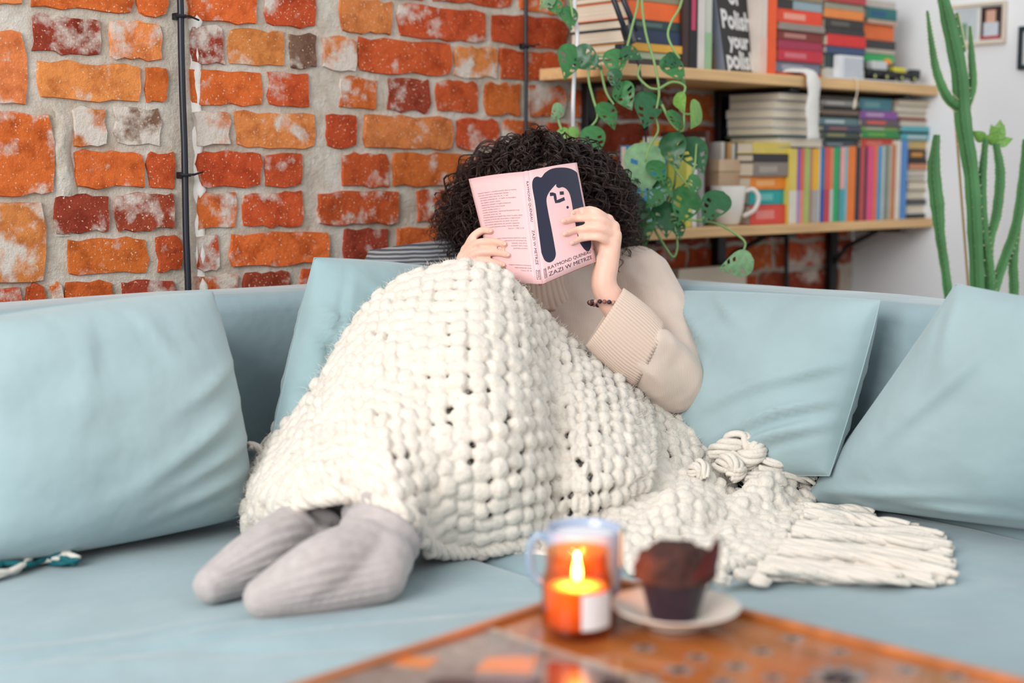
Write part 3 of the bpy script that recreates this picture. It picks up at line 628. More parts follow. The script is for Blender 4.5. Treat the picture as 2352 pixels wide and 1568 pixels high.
cl = mk('crochet_cloth', *ribbon([(a0-.06, YF+.05, ZU+.010), (a0-.02, YF+.02, ZU+.012), (a0+.004, YF-.006, ZU+.006), (a0+.008, YF-.014, ZU-.03), (a0+.006, YF-.012, ZU-.09), (a0+.012, YF-.014, ZU-.16)], .05, .008, (1, 0, 0)), mat('white_crochet', (228, 226, 220), .9, bump=1.0, bscale=120), smooth=True)
tag(cl, 'white crochet strip hanging over the upper shelf edge', 'cloth')
g = G(); a1 = PY(1963, 190, YF)[0]
g.add(tube(crom([(a1, YF+.01, ZU+.004), (a1, YF-.006, ZU+.002), (a1+.001, YF-.008, ZU-.03), (a1-.006, YF-.008, ZU-.055)], 14), .0016, 5)); g.add(tube([(a1-.006, YF-.008, ZU-.05), (a1-.008, YF-.008, ZU-.062), (a1-.012, YF-.008, ZU-.075)], [.003, .004, .003], 6))
tag(g.build('string_tassel', mat('cream_string', (226, 214, 190), .9)), 'cream string with a small tassel hanging from the upper shelf', 'string')
# cream panel leaning under the shelf behind the sofa
pb = mk('leaning_panel', *box(PY(1552, 640, 2.41)[0], PY(1708, 640, 2.41)[0], 2.40, 2.425, .45, PY(1630, 612, 2.41)[2], .002), mat('cream_panel', (232, 218, 198), .6, var=.05))
tag(pb, 'cream wooden panel standing behind the sofa under the shelf', 'panel')
# ---- desk lamp clamped to the shelf end
LB = mat('lamp_black', (40, 46, 56), .4); dl = 3.13
e = empty('desk_lamp', PD(1428, 150, dl)); tag(e, 'dark grey clamp desk lamp in front of the books', 'lamp')
for pts in ([(1395, -60), (1410, 0), (1440, 82)], [(1418, -60), (1432, 0), (1462, 72)]):
    mk('arm', *tube([PD(x, y, dl) for x, y in pts], .0062, 8), LB, e, smooth=True)
mk('joint_plate', *tube([PD(1438, 60, dl), PD(1452, 100, dl)], [.018, .020], 12, flat=.4), LB, e)
g = G(); g.add(tube([PD(1444, 95, dl), PD(1436, 135, dl)], .009, 8)); c_ = PD(1430, 118, dl); g.add(box(c_[0]-.013, c_[0]+.013, c_[1]-.013, c_[1]+.013, c_[2]-.018, c_[2]+.016, .003)); g.build('clamp', LB, e)
mk('clamp_screw', *tube([PD(1414, 150, dl), PD(1412, 190, dl)], [.008, .006], 10), mat('grey_metal', (150, 150, 154), .3, metal=.8), e)
mk('bolt', *lathe([(0, 0), (.004, 0), (.004, .002), (0, .003)], 10, PD(1468, 90, dl-.02)), mat('grey_metal', (150, 150, 154), .3, metal=.8), e)
mk('cord', *tube(crom([PD(1452, 120, dl), PD(1468, 155, dl), PD(1478, 230, dl), PD(1482, 290, dl), PD(1485, 360, dl+.03), PD(1490, 480, dl+.05)], 24), .0024, 6), mat('black_rubber', (28, 32, 42), .35), e, smooth=True)
mk('plug', *tube([PD(1481, 268, dl), PD(1483, 298, dl)], [.008, .006], 8), mat('black_plastic', (22, 24, 28), .45), e, smooth=True)
wc = mk('white_cable', *tube(crom([PD(1322, -60, 3.1), PD(1320, 20, 3.1), PD(1326, 90, 3.1), PD(1318, 190, 3.1), PD(1316, 300, 3.12), PD(1322, 420, 3.2)], 24), .0046, 8), mat('white_plastic', (226, 228, 230), .35), smooth=True)
tag(wc, 'white cable hanging in front of the bricks beside the shelf', 'cable')
# ---- frames on the white wall
def frame(pxa, pxb, ya, yb, fc, fw, label, prints):
    a = PX(pxa, ya, CX); b = PX(pxb, yb, CX); y0, y1 = b[1], a[1]; z0, z1 = PX((pxa+pxb)/2, yb, CX)[2], PX((pxa+pxb)/2, ya, CX)[2]
    e = empty('wall_picture', (CX, (y0+y1)/2, z0)); tag(e, label, 'picture frame', 'pictures on the white wall'); g = G(); x0, x1 = CX-.016, CX-.0005
    g.add(box(x0, x1, y0, y1, z0, z0+fw, .001)); g.add(box(x0, x1, y0, y1, z1-fw, z1, .001)); g.add(box(x0, x1, y0, y0+fw, z0+fw, z1-fw, .001)); g.add(box(x0, x1, y1-fw, y1, z0+fw, z1-fw, .001))
    g.build('frame', cmat(fc), e); mk('mount', *box(CX-.008, CX-.002, y0+fw, y1-fw, z0+fw, z1-fw), cmat((226, 226, 224)), e)
    for ip, (u0, u1, v0, v1, c) in enumerate(prints):
        mk('print', *box(CX-.0084-.0005*ip, CX-.0079, y1-fw-(y1-y0-2*fw)*u1, y1-fw-(y1-y0-2*fw)*u0, z0+fw+(z1-z0-2*fw)*v0, z0+fw+(z1-z0-2*fw)*v1), cmat(c), e)
frame(2184, 2312, 8, 104, (222, 208, 188), .008, 'pale wooden frame holding two photos on the white wall',
      [(.08, .50, .06, .94, (196, 206, 212)), (.15, .32, .06, .55, (120, 156, 130)), (.58, .97, .06, .96, (58, 36, 34)), (.68, .86, .50, .86, (214, 170, 150)), (.64, .92, .14, .52, (206, 212, 222)), (.58, .97, .06, .14, (180, 40, 40))])
frame(2346, 2440, 58, 158, (28, 44, 50), .012, 'dark framed picture cut off by the edge of the photo', [(.1, .9, .1, .9, (190, 196, 200))])
# ------------------------------------------------------------------ plants
def leaf_mesh(seed, holes=True):
    """unit leaf: length 1 along +y from the stalk, slight curl; windows between the veins"""
    r = random.Random(seed); ns, nt = 22, 12
    def hw(s): return 0.46*max(0, math.sin(math.pi*s**.60))**.85*(1-.45*s**2)
    v = []
    for j in range(ns+1):
        s = j/ns
        for i in range(nt+1):
            t = 2*i/nt-1
            y = s-.16*abs(t)**1.5*(1-s)**2*1.4-.0
            x = t*hw(s)
            z = -.10*abs(x)**1.2*1.2-.16*s*s+.025*math.sin(s*19)*abs(t)*(1-abs(t))*2
            v.append((x, y, z))
    f = []
    for j in range(ns):
        for i in range(nt):
            s = (j+.5)/ns; t = abs(2*(i+.5)/nt-1)
            if holes and (j % 4 in (1, 2)) and .2 < s < .86 and .28 < t < (.70 if (j//4+seed) % 2 else .86) and not ((j//4+i//6+seed) % 5 == 0): continue
            f.append((j*(nt+1)+i, j*(nt+1)+i+1, (j+1)*(nt+1)+i+1, (j+1)*(nt+1)+i))
    return v, f
LM = []
GREENS = [mat('leaf_green', (52, 112, 58), .38, var=.2, vscale=6), mat('leaf_dark', (34, 88, 50), .35, var=.2, vscale=6), mat('leaf_light', (112, 158, 74), .42, var=.15, vscale=6), mat('leaf_pale', (122, 160, 116), .4, var=.2, vscale=6)]
for i, s in enumerate((1, 2, 3, 4)):
    for gi in range(4):
        v, f = leaf_mesh(s, holes=not (gi == 2)); me = bpy.data.meshes.new('leaf'); me.from_pydata(v, [], f); me.materials.append(GREENS[gi])
        me.polygons.foreach_set('use_smooth', [True]*len(f)); LM.append(me)
VINE = mat('vine_green', (126, 160, 96), .5, var=.15)
def leaf(parent, px, py, size, ang, d, g=0, tilt=.3, yaw=0.0, var=None):
    """px,py: leaf centre; ang: tip direction in degrees from straight down, + towards picture right"""
    L_ = size*d/F_PX*1.02
    var = rng.randrange(4) if var is None else var
    o = bpy.data.objects.new('leaf', LM[var*4+g]); COL.objects.link(o)
    a = math.radians(ang); tip = RT*math.sin(a)-UP*math.cos(a); n0 = -FW
    tip = tip*math.cos(tilt)+n0*math.sin(tilt); side = np.cross(tip, n0); side /= np.linalg.norm(side); nn = np.cross(side, tip)
    q = math.radians(yaw); s2 = side*math.cos(q)+nn*math.sin(q); n2 = np.cross(s2, tip)
    org = PD(px, py, d)-tip*L_*.5
    Mw = frame_mat(org, s2*L_, tip*L_, n2*L_)
    o.matrix_world = Mw; loc, rot, sc = Mw.decompose(); o.location = loc; o.rotation_euler = rot.to_euler(); o.scale = sc
    o.parent = parent; o.matrix_parent_inverse = WM[parent.name].inverted()
    return org
def vine(parent, pts, d, r=.0032):
    mk('vine', *tube(crom([PD(p[0], p[1], d+(p[2] if len(p) > 2 else 0)) for p in pts], 26), [r, r*.75], 7), VINE, parent, smooth=True)
hp = empty('hanging_plant', PD(1480, -120, 3.12)); tag(hp, 'hanging plant with holed green leaves trailing over the upper shelf', 'plant')
D1 = 3.06
for pts in ([(1474, -120), (1466, 0), (1452, 60), (1434, 130), (1414, 175)], [(1478, -120), (1474, 0), (1484, 80), (1502, 140), (1514, 210), (1506, 262), (1512, 300), (1492, 335), (1482, 372)],
            [(1572, -120), (1566, 0), (1542, 50), (1534, 80), (1545, 110), (1562, 135)], [(1352, 120), (1352, 182), (1362, 225), (1372, 270), (1345, 305), (1350, 330)],
            [(1512, 205), (1545, 188), (1574, 200), (1558, 240), (1572, 260), (1590, 262)], [(1520, 240), (1542, 282), (1568, 300), (1572, 250)],
            [(1300, -60), (1310, 0), (1316, 40)], [(1318, 120), (1345, 128), (1420, 130)], [(1470, 150), (1466, 175), (1490, 200), (1512, 205)], [(1380, 160), (1392, 210), (1410, 240)], [(1290, 300), (1280, 265), (1284, 240)]):
    vine(hp, pts, D1)
# the pot it grows in, on a bracket above the frame
pc = PD(1500, -190, 3.12)
mk('pot', *lathe([(0, 0), (.06, 0), (.075, .10), (.078, .105), (.07, .105), (.062, .02), (0, .02)], 28, pc), mat('white_pot', (222, 220, 214), .4), hp, smooth=True)
for (x, y, s, a, g, t, yw) in [(1308, 148, 72, -12, 0, .3, 20), (1356, 140, 66, 55, 1, .2, -10), (1414, 150, 62, 4, 0, .35, 0), (1412, 185, 40, 0, 1, .1, 0), (1556, 162, 66, 38, 0, .3, 25), (1437, 225, 62, 20, 0, .4, -20), (1402, 268, 62, 25, 0, .4, 30), (1488, 256, 80, -10, 1, .5, 10),
                            (1366, 330, 66, 8, 0, .35, 10), (1557, 280, 52, 20, 0, .5, 40), (1600, 270, 66, -14, 2, .6, 50), (1563, 238, 42, 15, 2, .5, -40), (1310, 44, 52, 10, 0, .4, 20), (1254, 4, 48, -30, 3, .4, 30), (1278, 20, 40, 20, 0, .5, 0), (1278, 262, 40, -30, 3, .4, 30), (1298, 314, 34, 30, 2, .3, 0),
                            (1456, 124, 46, 60, 1, .4, 20), (1538, 142, 44, -50, 1, .5, 0), (1425, 212, 40, -30, 0, .5, 30), (1320, 310, 30, 10, 2, .3, 20)]:
    leaf(hp, x, y, s, a, D1-rng.uniform(0, .03), g, t, yw)
# cuttings in a glass jar on the lower shelf
jc = PY(1526, 516, YF+.03); jc[2] = ZL
jp = empty('jar_plant', jc); tag(jp, 'holed-leaf cuttings in a clear glass jar on the lower shelf', 'plant')
def clear_glass(name, tint, gl=.12):
    m = bpy.data.materials.new(name); m.use_nodes = True; N = m.node_tree.nodes; L = m.node_tree.links
    for n in list(N): N.remove(n)
    o = N.new('ShaderNodeOutputMaterial'); t = N.new('ShaderNodeBsdfTransparent'); t.inputs[0].default_value = tint; g = N.new('ShaderNodeBsdfGlossy'); g.inputs['Roughness'].default_value = .04
    lw = N.new('ShaderNodeLayerWeight'); lw.inputs[0].default_value = gl; mx = N.new('ShaderNodeMixShader')
    L.new(lw.outputs['Facing'], mx.inputs[0]); L.new(t.outputs[0], mx.inputs[1]); L.new(g.outputs[0], mx.inputs[2]); L.new(mx.outputs[0], o.inputs[0]); return m
CLEAR = clear_glass('clear_glass', (.93, .97, .95, 1))
mk('jar', *lathe([(0, .001), (.026, .001), (.030, .006), (.030, .055), (.024, .062), (.024, .070), (.0225, .070), (.0225, .062), (.028, .054), (.028, .008), (0, .004)], 28, jc), CLEAR, jp, smooth=True)
mk('water', *lathe([(0, .005), (.0275, .007), (.0275, .040), (0, .040)], 24, jc), clear_glass('water', (.82, .90, .82, 1), .08), jp, smooth=True)
D2 = 3.10
for pts in ([(1526, 500, .12), (1520, 470, .12), (1500, 430, .03), (1482, 370)], [(1528, 500, .12), (1532, 460, .12), (1550, 420, .05), (1552, 330)], [(1530, 500, .12), (1545, 450, .1), (1590, 400), (1600, 330)], [(1524, 500, .12), (1500, 470, .08), (1470, 480), (1450, 440)],
            [(1532, 500, .12), (1560, 500, .02), (1610, 505), (1632, 470)], [(1530, 505, .12), (1500, 515, .02), (1530, 570), (1548, 590), (1556, 560), (1548, 510)], [(1600, 505), (1650, 515), (1694, 540), (1712, 560), (1700, 590)], [(1480, 510), (1500, 512), (1560, 512)], [(1535, 370), (1545, 380), (1560, 400), (1590, 440)]):
    vine(jp, pts, D2, .003)
for (x, y, s, a, g, t, yw) in [(1480, 400, 108, -4, 3, .25, 5), (1516, 398, 56, 25, 0, .4, 20), (1548, 352, 74, 10, 1, .35, -20), (1602, 362, 80, 24, 1, .35, 10), (1446, 434, 66, -10, 0, .4, 30), (1634, 480, 78, -35, 1, .4, -20), (1572, 480, 84, -20, 0, .45, 10), (1530, 508, 76, 0, 1, .5, 0), (1476, 528, 76, 6, 0, .5, -15), (1462, 492, 60, -25, 1, .4, 0),
                            (1686, 610, 70, -75, 3, .25, 10), (1530, 432, 50, 35, 0, .5, 0), (1596, 430, 46, -10, 0, .4, 30), (1448, 470, 50, 20, 1, .5, 0), (1560, 530, 44, 10, 1, .5, 20), (1500, 460, 48, -40, 0, .5, 0)]:
    leaf(jp, x, y, s, a, D2-rng.uniform(0, .03), g, t, yw)
# ---- tall cactus by the white wall
DC = 3.25
cb = PD(2240, 860, DC); ct = empty('tall_cactus', (cb[0], cb[1], 0)); tag(ct, 'tall branching green cactus against the white wall', 'cactus')
CG = mat('cactus_green', (70, 122, 72), .55, var=.22, vscale=7); SPN = mat('cactus_spines', (206, 196, 160), .8)
star = [1.0 if j % 2 == 0 else .62 for j in range(10)]
def stem(pts, r, spines=True):
    P = crom([PD(x, y, DC+(q[0] if q else 0)) for x, y, *q in pts], 34); k = len(P)
    rr = np.interp(np.linspace(0, 1, k), np.linspace(0, 1, len(r)), [q*DC/F_PX for q in r])
    o = mk('stem', *tube(P, rr*(1+.05*np.sin(np.arange(k)*1.9)), 10, prof=star), CG, ct)
    if spines:
        g = G(); T = np.gradient(P, axis=0)
        for i in range(1, k-1):
            for j in range(5):
                a = math.tau*(2*j)/10; t = T[i]/np.linalg.norm(T[i]); A = np.cross(t, (0, 0, 1) if abs(t[2]) < .9 else (1, 0, 0)); A /= np.linalg.norm(A); B = np.cross(t, A)
                dr = A*math.cos(a)+B*math.sin(a); c = P[i]+dr*rr[i]
                g.add(([tuple(c+t*.0015), tuple(c-t*.0015), tuple(c+dr*.005)], [(0, 1, 2)]))
        so = g.build('spines', SPN, o); so['kind'] = 'stuff'
stem([(2158, -40), (2182, 60), (2205, 170), (2214, 280), (2232, 400), (2240, 520), (2246, 680), (2242, 860)], [12, 18, 20, 20, 18, 18, 17, 16])
stem([(2130, 25), (2140, 100), (2152, 165), (2176, 222), (2206, 250)], [3, 7, 10, 12, 12])
stem([(2228, 60), (2232, 130), (2234, 200), (2214, 262)], [3, 8, 10, 10])
stem([(2198, 30), (2202, 70), (2208, 120)], [3, 8, 12])
stem([(2152, 310), (2146, 390), (2154, 470), (2160, 540), (2172, 620), (2186, 720), (2220, 860)], [8, 16, 17, 12, 11, 11, 12])
stem([(2264, 320), (2256, 430), (2262, 540), (2276, 660), (2262, 860)], [7, 11, 11, 13, 12])
stem([(2288, 330), (2298, 400), (2290, 490), (2274, 560), (2272, 680)], [8, 12, 12, 10, 10])
stem([(2358, 320), (2350, 420), (2334, 520), (2306, 600), (2282, 680), (2262, 820)], [9, 12, 12, 12, 12, 12])
stem([(2338, 520), (2328, 600), (2326, 700), (2280, 850)], [8, 11, 12, 12])
for (x, y, a) in ((2282, 300, -150), (2300, 300, 160), (2312, 322, 110), (2274, 318, -110), (2296, 290, 180), (2246, 310, -120)):
    leaf(ct, x, y, 30, a, DC, 2, .3, 20, 0)
mk('stake', *tube([PD(2192, 240, DC+.03), PD(2226, 690, DC+.03), PD(2232, 850, DC+.03)], .0034, 6), mat('bamboo', (176, 150, 110), .6), ct)
pz = .34
mk('pot', *lathe([(0, 0), (.10, 0), (.13, pz), (.135, pz+.01), (.12, pz+.01), (.115, pz-.02), (0, pz-.03)], 32, (cb[0], cb[1], 0)), mat('terracotta', (186, 110, 78), .8), ct, smooth=True)
mk('soil', *lathe([(0, pz-.02), (.118, pz-.02), (.118, pz-.05), (0, pz-.05)], 24, (cb[0], cb[1], 0)), mat('soil', (58, 44, 34), .95, bump=1, bscale=60), ct)
for i, (dx, dy) in enumerate(((0, 0), (.03, .02), (-.03, -.01))):
    mk('stem', *tube([(cb[0]+dx, cb[1]+dy, pz-.03), (cb[0]+dx*.6, cb[1]+dy*.6, .45), (cb[0], cb[1], cb[2]+.01)], .017, 10, prof=star), CG, ct)
# ------------------------------------------------------------------ coffee table and what stands on it
TZ = 0.55; TC = np.array([1.262, 1.205]); TA = math.radians(5.0)
tx_ = np.array([math.cos(TA), math.sin(TA), 0]); ty_ = np.array([-math.sin(TA), math.cos(TA), 0])
MT = frame_mat((TC[0], TC[1], 0), tx_, ty_, (0, 0, 1))          # local: table fills x<0, y<0
MTi = MT.inverted()
def tl(px, py):
    p = MTi @ Vector(PZ(px, py, TZ)); return p.x, p.y
tb = empty('coffee_table', (TC[0]-.5, TC[1]-.4, 0)); tag(tb, 'inlaid brown wooden coffee table with a polished top', 'table')
WOOD = mat('table_rim_wood', (176, 104, 52), .3, var=.25, vscale=5, stretch=(1, 8, 8), coat=.5)
WOODP = mat('table_panel_wood', (168, 98, 46), .22, var=.28, vscale=6, stretch=(6, 1, 1), coat=.8)
TWX, TWY = 1.25, .85
mk('table_top', *xf(box(-TWX, 0, -TWY, 0, TZ-.03, TZ-.003, .002), MT), WOODP, tb)
for b in ((-TWX, 0, -.013, 0), (-TWX, 0, -TWY, -TWY+.013), (-.013, 0, -TWY+.013, -.013), (-TWX, -TWX+.013, -TWY+.013, -.013)):
    mk('rim', *xf(box(b[0], b[1], b[2], b[3], TZ-.036, TZ+.0035, .002), MT), WOOD, tb)
for (x, y) in ((-.06, -.06), (-TWX+.06, -.06), (-.06, -TWY+.06), (-TWX+.06, -TWY+.06)):
    mk('leg', *xf(box(x-.025, x+.025, y-.025, y+.025, 0, TZ-.03, .004), MT), WOOD, tb)
INL = mat('inlay_grey', (128, 118, 112), .3, var=.3, vscale=60, coat=.6); IND = mat('inlay_dark', (52, 46, 52), .25, var=.3, vscale=30, coat=.8); INP = mat('inlay_pale', (170, 150, 132), .3, var=.25, vscale=70, coat=.6)
INR = mat('inlay_red', (120, 44, 38), .25, coat=.8); IPB = mat('inlay_orange', (206, 120, 56), .25, coat=.8)
zi = TZ-.003
def disc(x, y, rx, ry, a, z, n=12):
    c, s = math.cos(a), math.sin(a); v = []
    for zz in (z-.001, z):
        for i in range(n): q = math.tau*i/n; v.append((x+c*rx*math.cos(q)-s*ry*math.sin(q), y+s*rx*math.cos(q)+c*ry*math.sin(q), zz))
    return v, [tuple(range(n, 2*n))]+[(i, (i+1) % n, n+(i+1) % n, n+i) for i in range(n)]
def flower(px, py, r, k=6):
    x, y = tl(px, py); g = G()
    for i in range(k): a = math.tau*i/k+.3; g.add(xf(disc(x+math.cos(a)*r*.62, y+math.sin(a)*r*.62, r*.42, r*.22, a, zi+.0006), MT))
    o = g.build('inlay_flower', INL, tb)
    mk('flower_eye', *xf(disc(x, y, r*.34, r*.34, 0, zi+.0009), MT), IND, o)
for (px, py, r) in ((1480, 1482, .014), (1602, 1502, .014), (1692, 1524, .015), (1750, 1490, .014), (1822, 1460, .014), (1775, 1550, .014), (1560, 1532, .018), (2082, 1532, .014), (2196, 1545, .013), (1660, 1560, .015), (1930, 1490, .012), (1860, 1560, .013)): flower(px, py, r)
flower(1930, 1545, .032, 9); flower(1925, 1560, .02, 7); flower(1470, 1552, .022, 8)
def strip(p0, p1, w, m_, z, name='inlay_strip'):
    a = np.array(tl(*p0)); b = np.array(tl(*p1)); d = (b-a)/np.linalg.norm(b-a); n = np.array([-d[1], d[0]])*w/2
    v = [(*(a+n), z-.001), (*(a-n), z-.001), (*(b-n), z-.001), (*(b+n), z-.001), (*(a+n), z), (*(a-n), z), (*(b-n), z), (*(b+n), z)]
    mk(name, *xf((v, [(4, 5, 6, 7), (0, 4, 7, 3), (1, 2, 6, 5), (0, 1, 5, 4), (3, 7, 6, 2)]), MT), m_, tb)
def poly(pts, m_, z, name='inlay_panel'):
    q = [tl(*p) for p in pts]; n = len(q); v = [(a, b, z-.001) for a, b in q]+[(a, b, z) for a, b in q]
    mk(name, *xf((v, [tuple(range(n, 2*n))]+[(i, (i+1) % n, n+(i+1) % n, n+i) for i in range(n)]), MT), m_, tb)
poly([(1118, 1436), (1590, 1600), (500, 1700), (700, 1580)], INL, zi+.0004)
strip((1108, 1432), (1600, 1598), .010, INP, zi+.0011); strip((1108, 1432), (650, 1600), .006, INP, zi+.0011)
for pts, m_ in (([(930, 1500), (1010, 1505), (980, 1530), (900, 1520)], IPB), ([(1120, 1505), (1240, 1500), (1220, 1540), (1090, 1535)], IPB), ([(1260, 1515), (1330, 1520), (1340, 1600), (1255, 1600)], INR), ([(1350, 1530), (1440, 1548), (1430, 1600), (1350, 1600)], IND), ([(1000, 1550), (1240, 1552), (1230, 1620), (930, 1620)], IND), ([(1380, 1560), (1470, 1575), (1440, 1610), (1380, 1610)], IPB)):
    poly(pts, m_, zi+.0010, 'inlay_piece')
# ---- candle
cc = PZ(1325, 1448, TZ); cc[2] = zi+.0014
e = empty('jar_candle', cc); tag(e, 'burning candle in an amber glass jar with a white label', 'candle')
AMB = clear_glass('amber_glass', (.985, .64, .36, 1), .10)
R0 = .0395
jar = mk('jar', *lathe([(0, 0), (R0-.006, 0), (R0-.001, .004), (R0, .010), (R0, .062), (R0-.003, .070), (R0-.005, .074), (R0-.005, .092), (R0-.0035, .094), (R0-.0065, .094), (R0-.0085, .090), (R0-.0075, .074), (R0-.0035, .062), (R0-.0035, .012), (R0-.009, .008), (0, .008)], 44, cc), AMB, e, smooth=True)
mk('wax', *lathe([(0, .009), (R0-.010, .009), (R0-.0045, .013), (R0-.0045, .054), (.012, .0525), (0, .052)], 40, cc), mat('candle_wax', (250, 206, 160), .5, sss=.6), e, smooth=True)
mk('wick', *tube([cc+np.array([0, 0, .050]), cc+np.array([.0005, 0, .060])], .0009, 6), cmat((40, 30, 26)), e)
fz = cc+np.array([0, 0, .058])
mk('flame', *lathe([(.0004, 0), (.0042, .005), (.0048, .010), (.0036, .018), (.0016, .027), (.0002, .033)], 14, fz), mat('flame', (255, 220, 150), .5, emit=(255, 224, 170), estr=32), e, smooth=True)
pl = bpy.data.lights.new('candle_light', 'POINT'); pl.energy = 1.0; pl.color = (1, .62, .28); pl.shadow_soft_size = .006
po = bpy.data.objects.new('candle_light', pl); COL.objects.link(po); po.location = cc+np.array([0, 0, .078])
# label wraps the glass
va = math.atan2(-FW[1], -FW[0])
def lab(a, b):
    q = va+.08+a*1.0; z = .014+b*.040; return (cc[0]+(R0+.0005)*math.cos(q), cc[1]+(R0+.0005)*math.sin(q), cc[2]+z)
mk('label', *grid(lab, 14, 2), mat('label_paper', (226, 224, 224), .7), e, smooth=True)
# ---- mug behind
mg = PZ(1342, 1385, TZ); mg[2] = zi+.0014
e = empty('tea_mug', mg); tag(e, 'pale blue mug of tea with a green leaf behind the candle', 'mug')
MUG = mat('mug_glaze', (164, 176, 198), .18, coat=.5)
mk('body', *lathe([(0, 0), (.036, 0), (.040, .004), (.0455, .04), (.046, .092), (.0448, .0945), (.0432, .092), (.0425, .04), (.036, .008), (0, .007)], 44, mg), MUG, e, smooth=True)
mk('white_fill', *lathe([(0, .0865), (.030, .0862), (.0431, .085), (.0431, .08), (0, .08)], 32, mg), mat('white_fill', (232, 232, 236), .5), e, smooth=True)  # plain white disc filling the mug just below its rim
hl = -RT*.98+FW*.1
mk('handle', *tube(crom([mg+hl*.043+np.array([0, 0, .080]), mg+hl*.058+np.array([0, 0, .082]), mg+hl*.066+np.array([0, 0, .062]), mg+hl*.062+np.array([0, 0, .036]), mg+hl*.042+np.array([0, 0, .020])], 20), .0052, 10), mat('mug_handle', (126, 162, 190), .2, coat=.5), e, smooth=True)
mk('tag_string', *tube(crom([mg+RT*.040+np.array([0, 0, .094])-FW*.02, mg+RT*.041-FW*.0255+np.array([0, 0, .085]), mg+RT*.0405-FW*.026+np.array([0, 0, .05])], 8), .0012, 5), cmat((222, 200, 150)), e)
o = leaf(e, 1424, 1212, 26, 200, 1.70, 0, .2, 20, 1)
# ---- plate and muffin
pc_ = PZ(1551, 1428, TZ); pc_[2] = zi+.0014
e = mk('saucer', *lathe([(0, .004), (.034, .004), (.040, .0065), (.060, .014), (.0725, .021), (.0738, .0225), (.0722, .0232), (.058, .0175), (.040, .0105), (.033, .0085), (0, .0085)][::1]+[], 56, pc_), mat('cream_saucer', (226, 216, 204), .3, coat=.3), smooth=True)
tag(e, 'small cream saucer under the chocolate muffin', 'saucer')
g = lathe([(.034, .004), (.034, 0), (.030, 0), (.030, .004)], 40, pc_)
mk('foot_ring', *g, mat('cream_saucer', (226, 216, 204), .3, coat=.3), e, smooth=True)
mb = pc_+np.array([0, 0, .0088])-RT*.002
e = empty('muffin', mb); tag(e, 'chocolate muffin in a dark paper wrapper on the saucer', 'muffin')
WR = mat('wrapper_paper', (40, 28, 42), .35, var=.25, vscale=30); WRT = mat('wrapper_tip', (92, 34, 32), .6, var=.2, vscale=40)
def wrap(a, b):
    q = a*math.tau; r = .0275+(.0425-.0275)*b; pl_ = .0013*math.sin(q*12)*b*.8
    return (mb[0]+(r+pl_)*math.cos(q), mb[1]+(r+pl_)*math.sin(q), mb[2]+.0005+.057*b)
g = G(); g.add(grid(wrap, 96, 6)); g.add(disc(mb[0], mb[1], .0265, .0265, 0, mb[2]+.0015, 24)); g.build('wrapper', WR, e, smooth=True)
for i, (q0, hh, out) in enumerate(((va+.88, .052, .010), (va-.3, .006, .002), (va-1.5, .008, .002), (va+2.4, .010, .003), (va-2.6, .010, .003))):
    def tip(a, b, q0=q0, hh=hh, out=out):
        w = .62*(1-b*.93); q = q0+(a-.5)*2*w; r = .0408+(.0065 if hh > .04 else 0)+out*b; return (mb[0]+r*math.cos(q), mb[1]+r*math.sin(q), mb[2]+.055+hh*.9*b)
    v, f = grid(tip, 8, 6); v2 = [(mb[0]+(p[0]-mb[0])*.975, mb[1]+(p[1]-mb[1])*.975, p[2]) for p in v]; g = G(); g.add((v, f)); g.add((v2, [q[::-1] for q in f])); g.build('wrapper_tip', WRT, e, smooth=True)
def dome(a, b):
    q = a*math.tau; t = b*math.pi/2; r = .0455*math.cos(t)**.7 if b < 1 else 0; z = .052+.033*math.sin(t)+(-.006 if b == 0 else 0)
    n = .004*nz((math.cos(q)*r*70, math.sin(q)*r*70, z*70))+.0022*nz((math.cos(q)*r*190, math.sin(q)*r*190, z*190))
    return (mb[0]+(r+n)*math.cos(q), mb[1]+(r+n)*math.sin(q), mb[2]+z+n)
mk('cake', *grid(dome, 64, 22), mat('chocolate_cake', (64, 34, 28), .8, var=.4, vscale=60, bump=.8, bscale=200), e, smooth=True)
# ---- teal and white yarn tassel on the seat
tp = [PZ(x, y, SEAT+.012) for x, y in ((-60, 1330), (20, 1300), (80, 1282), (130, 1288), (165, 1285))]
e = empty('yarn_tassel', tp[2]); tag(e, 'teal and white yarn tassel lying by the pale cushion', 'tassel')
TEAL = mat('teal_yarn', (22, 98, 106), .9, bump=.8, bscale=300); WY_ = mat('white_yarn', (214, 210, 200), .9, bump=.8, bscale=300)
for i in range(9):
    ph = i*.7; base = crom([q+np.array([0, 0, .0]) for q in tp], 26)
    pts = []
    for j, q in enumerate(base):
        s = j/25; sp = .012+.022*math.sin(s*math.pi*1.1+.5)**2
        a = ph+s*7*(1 if i % 2 else -.7)
        pts.append(q+ty_*math.cos(a)*sp+np.array([0, 0, 1])*(math.sin(a)*.008+.004))
    mk('strand', *tube(pts, .0048, 7), TEAL if i % 3 else WY_, e, smooth=True)
for i in range(10):
    q = tp[4]+ty_*rng.uniform(-.012, .02)-tx_*.01+np.array([0, 0, rng.uniform(-.004, .012)])
    a = rng.uniform(-.5, 1.9); L_ = rng.uniform(.02, .04)
    mk('fringe', *tube([q, q+L_*.5*(tx_*math.cos(a)+ty_*math.sin(a))+np.array([0, 0, .004]), q+L_*(tx_*math.cos(a)+ty_*math.sin(a))-np.array([0, 0, .003])], [.004, .003, .0015], 5), TEAL, e)
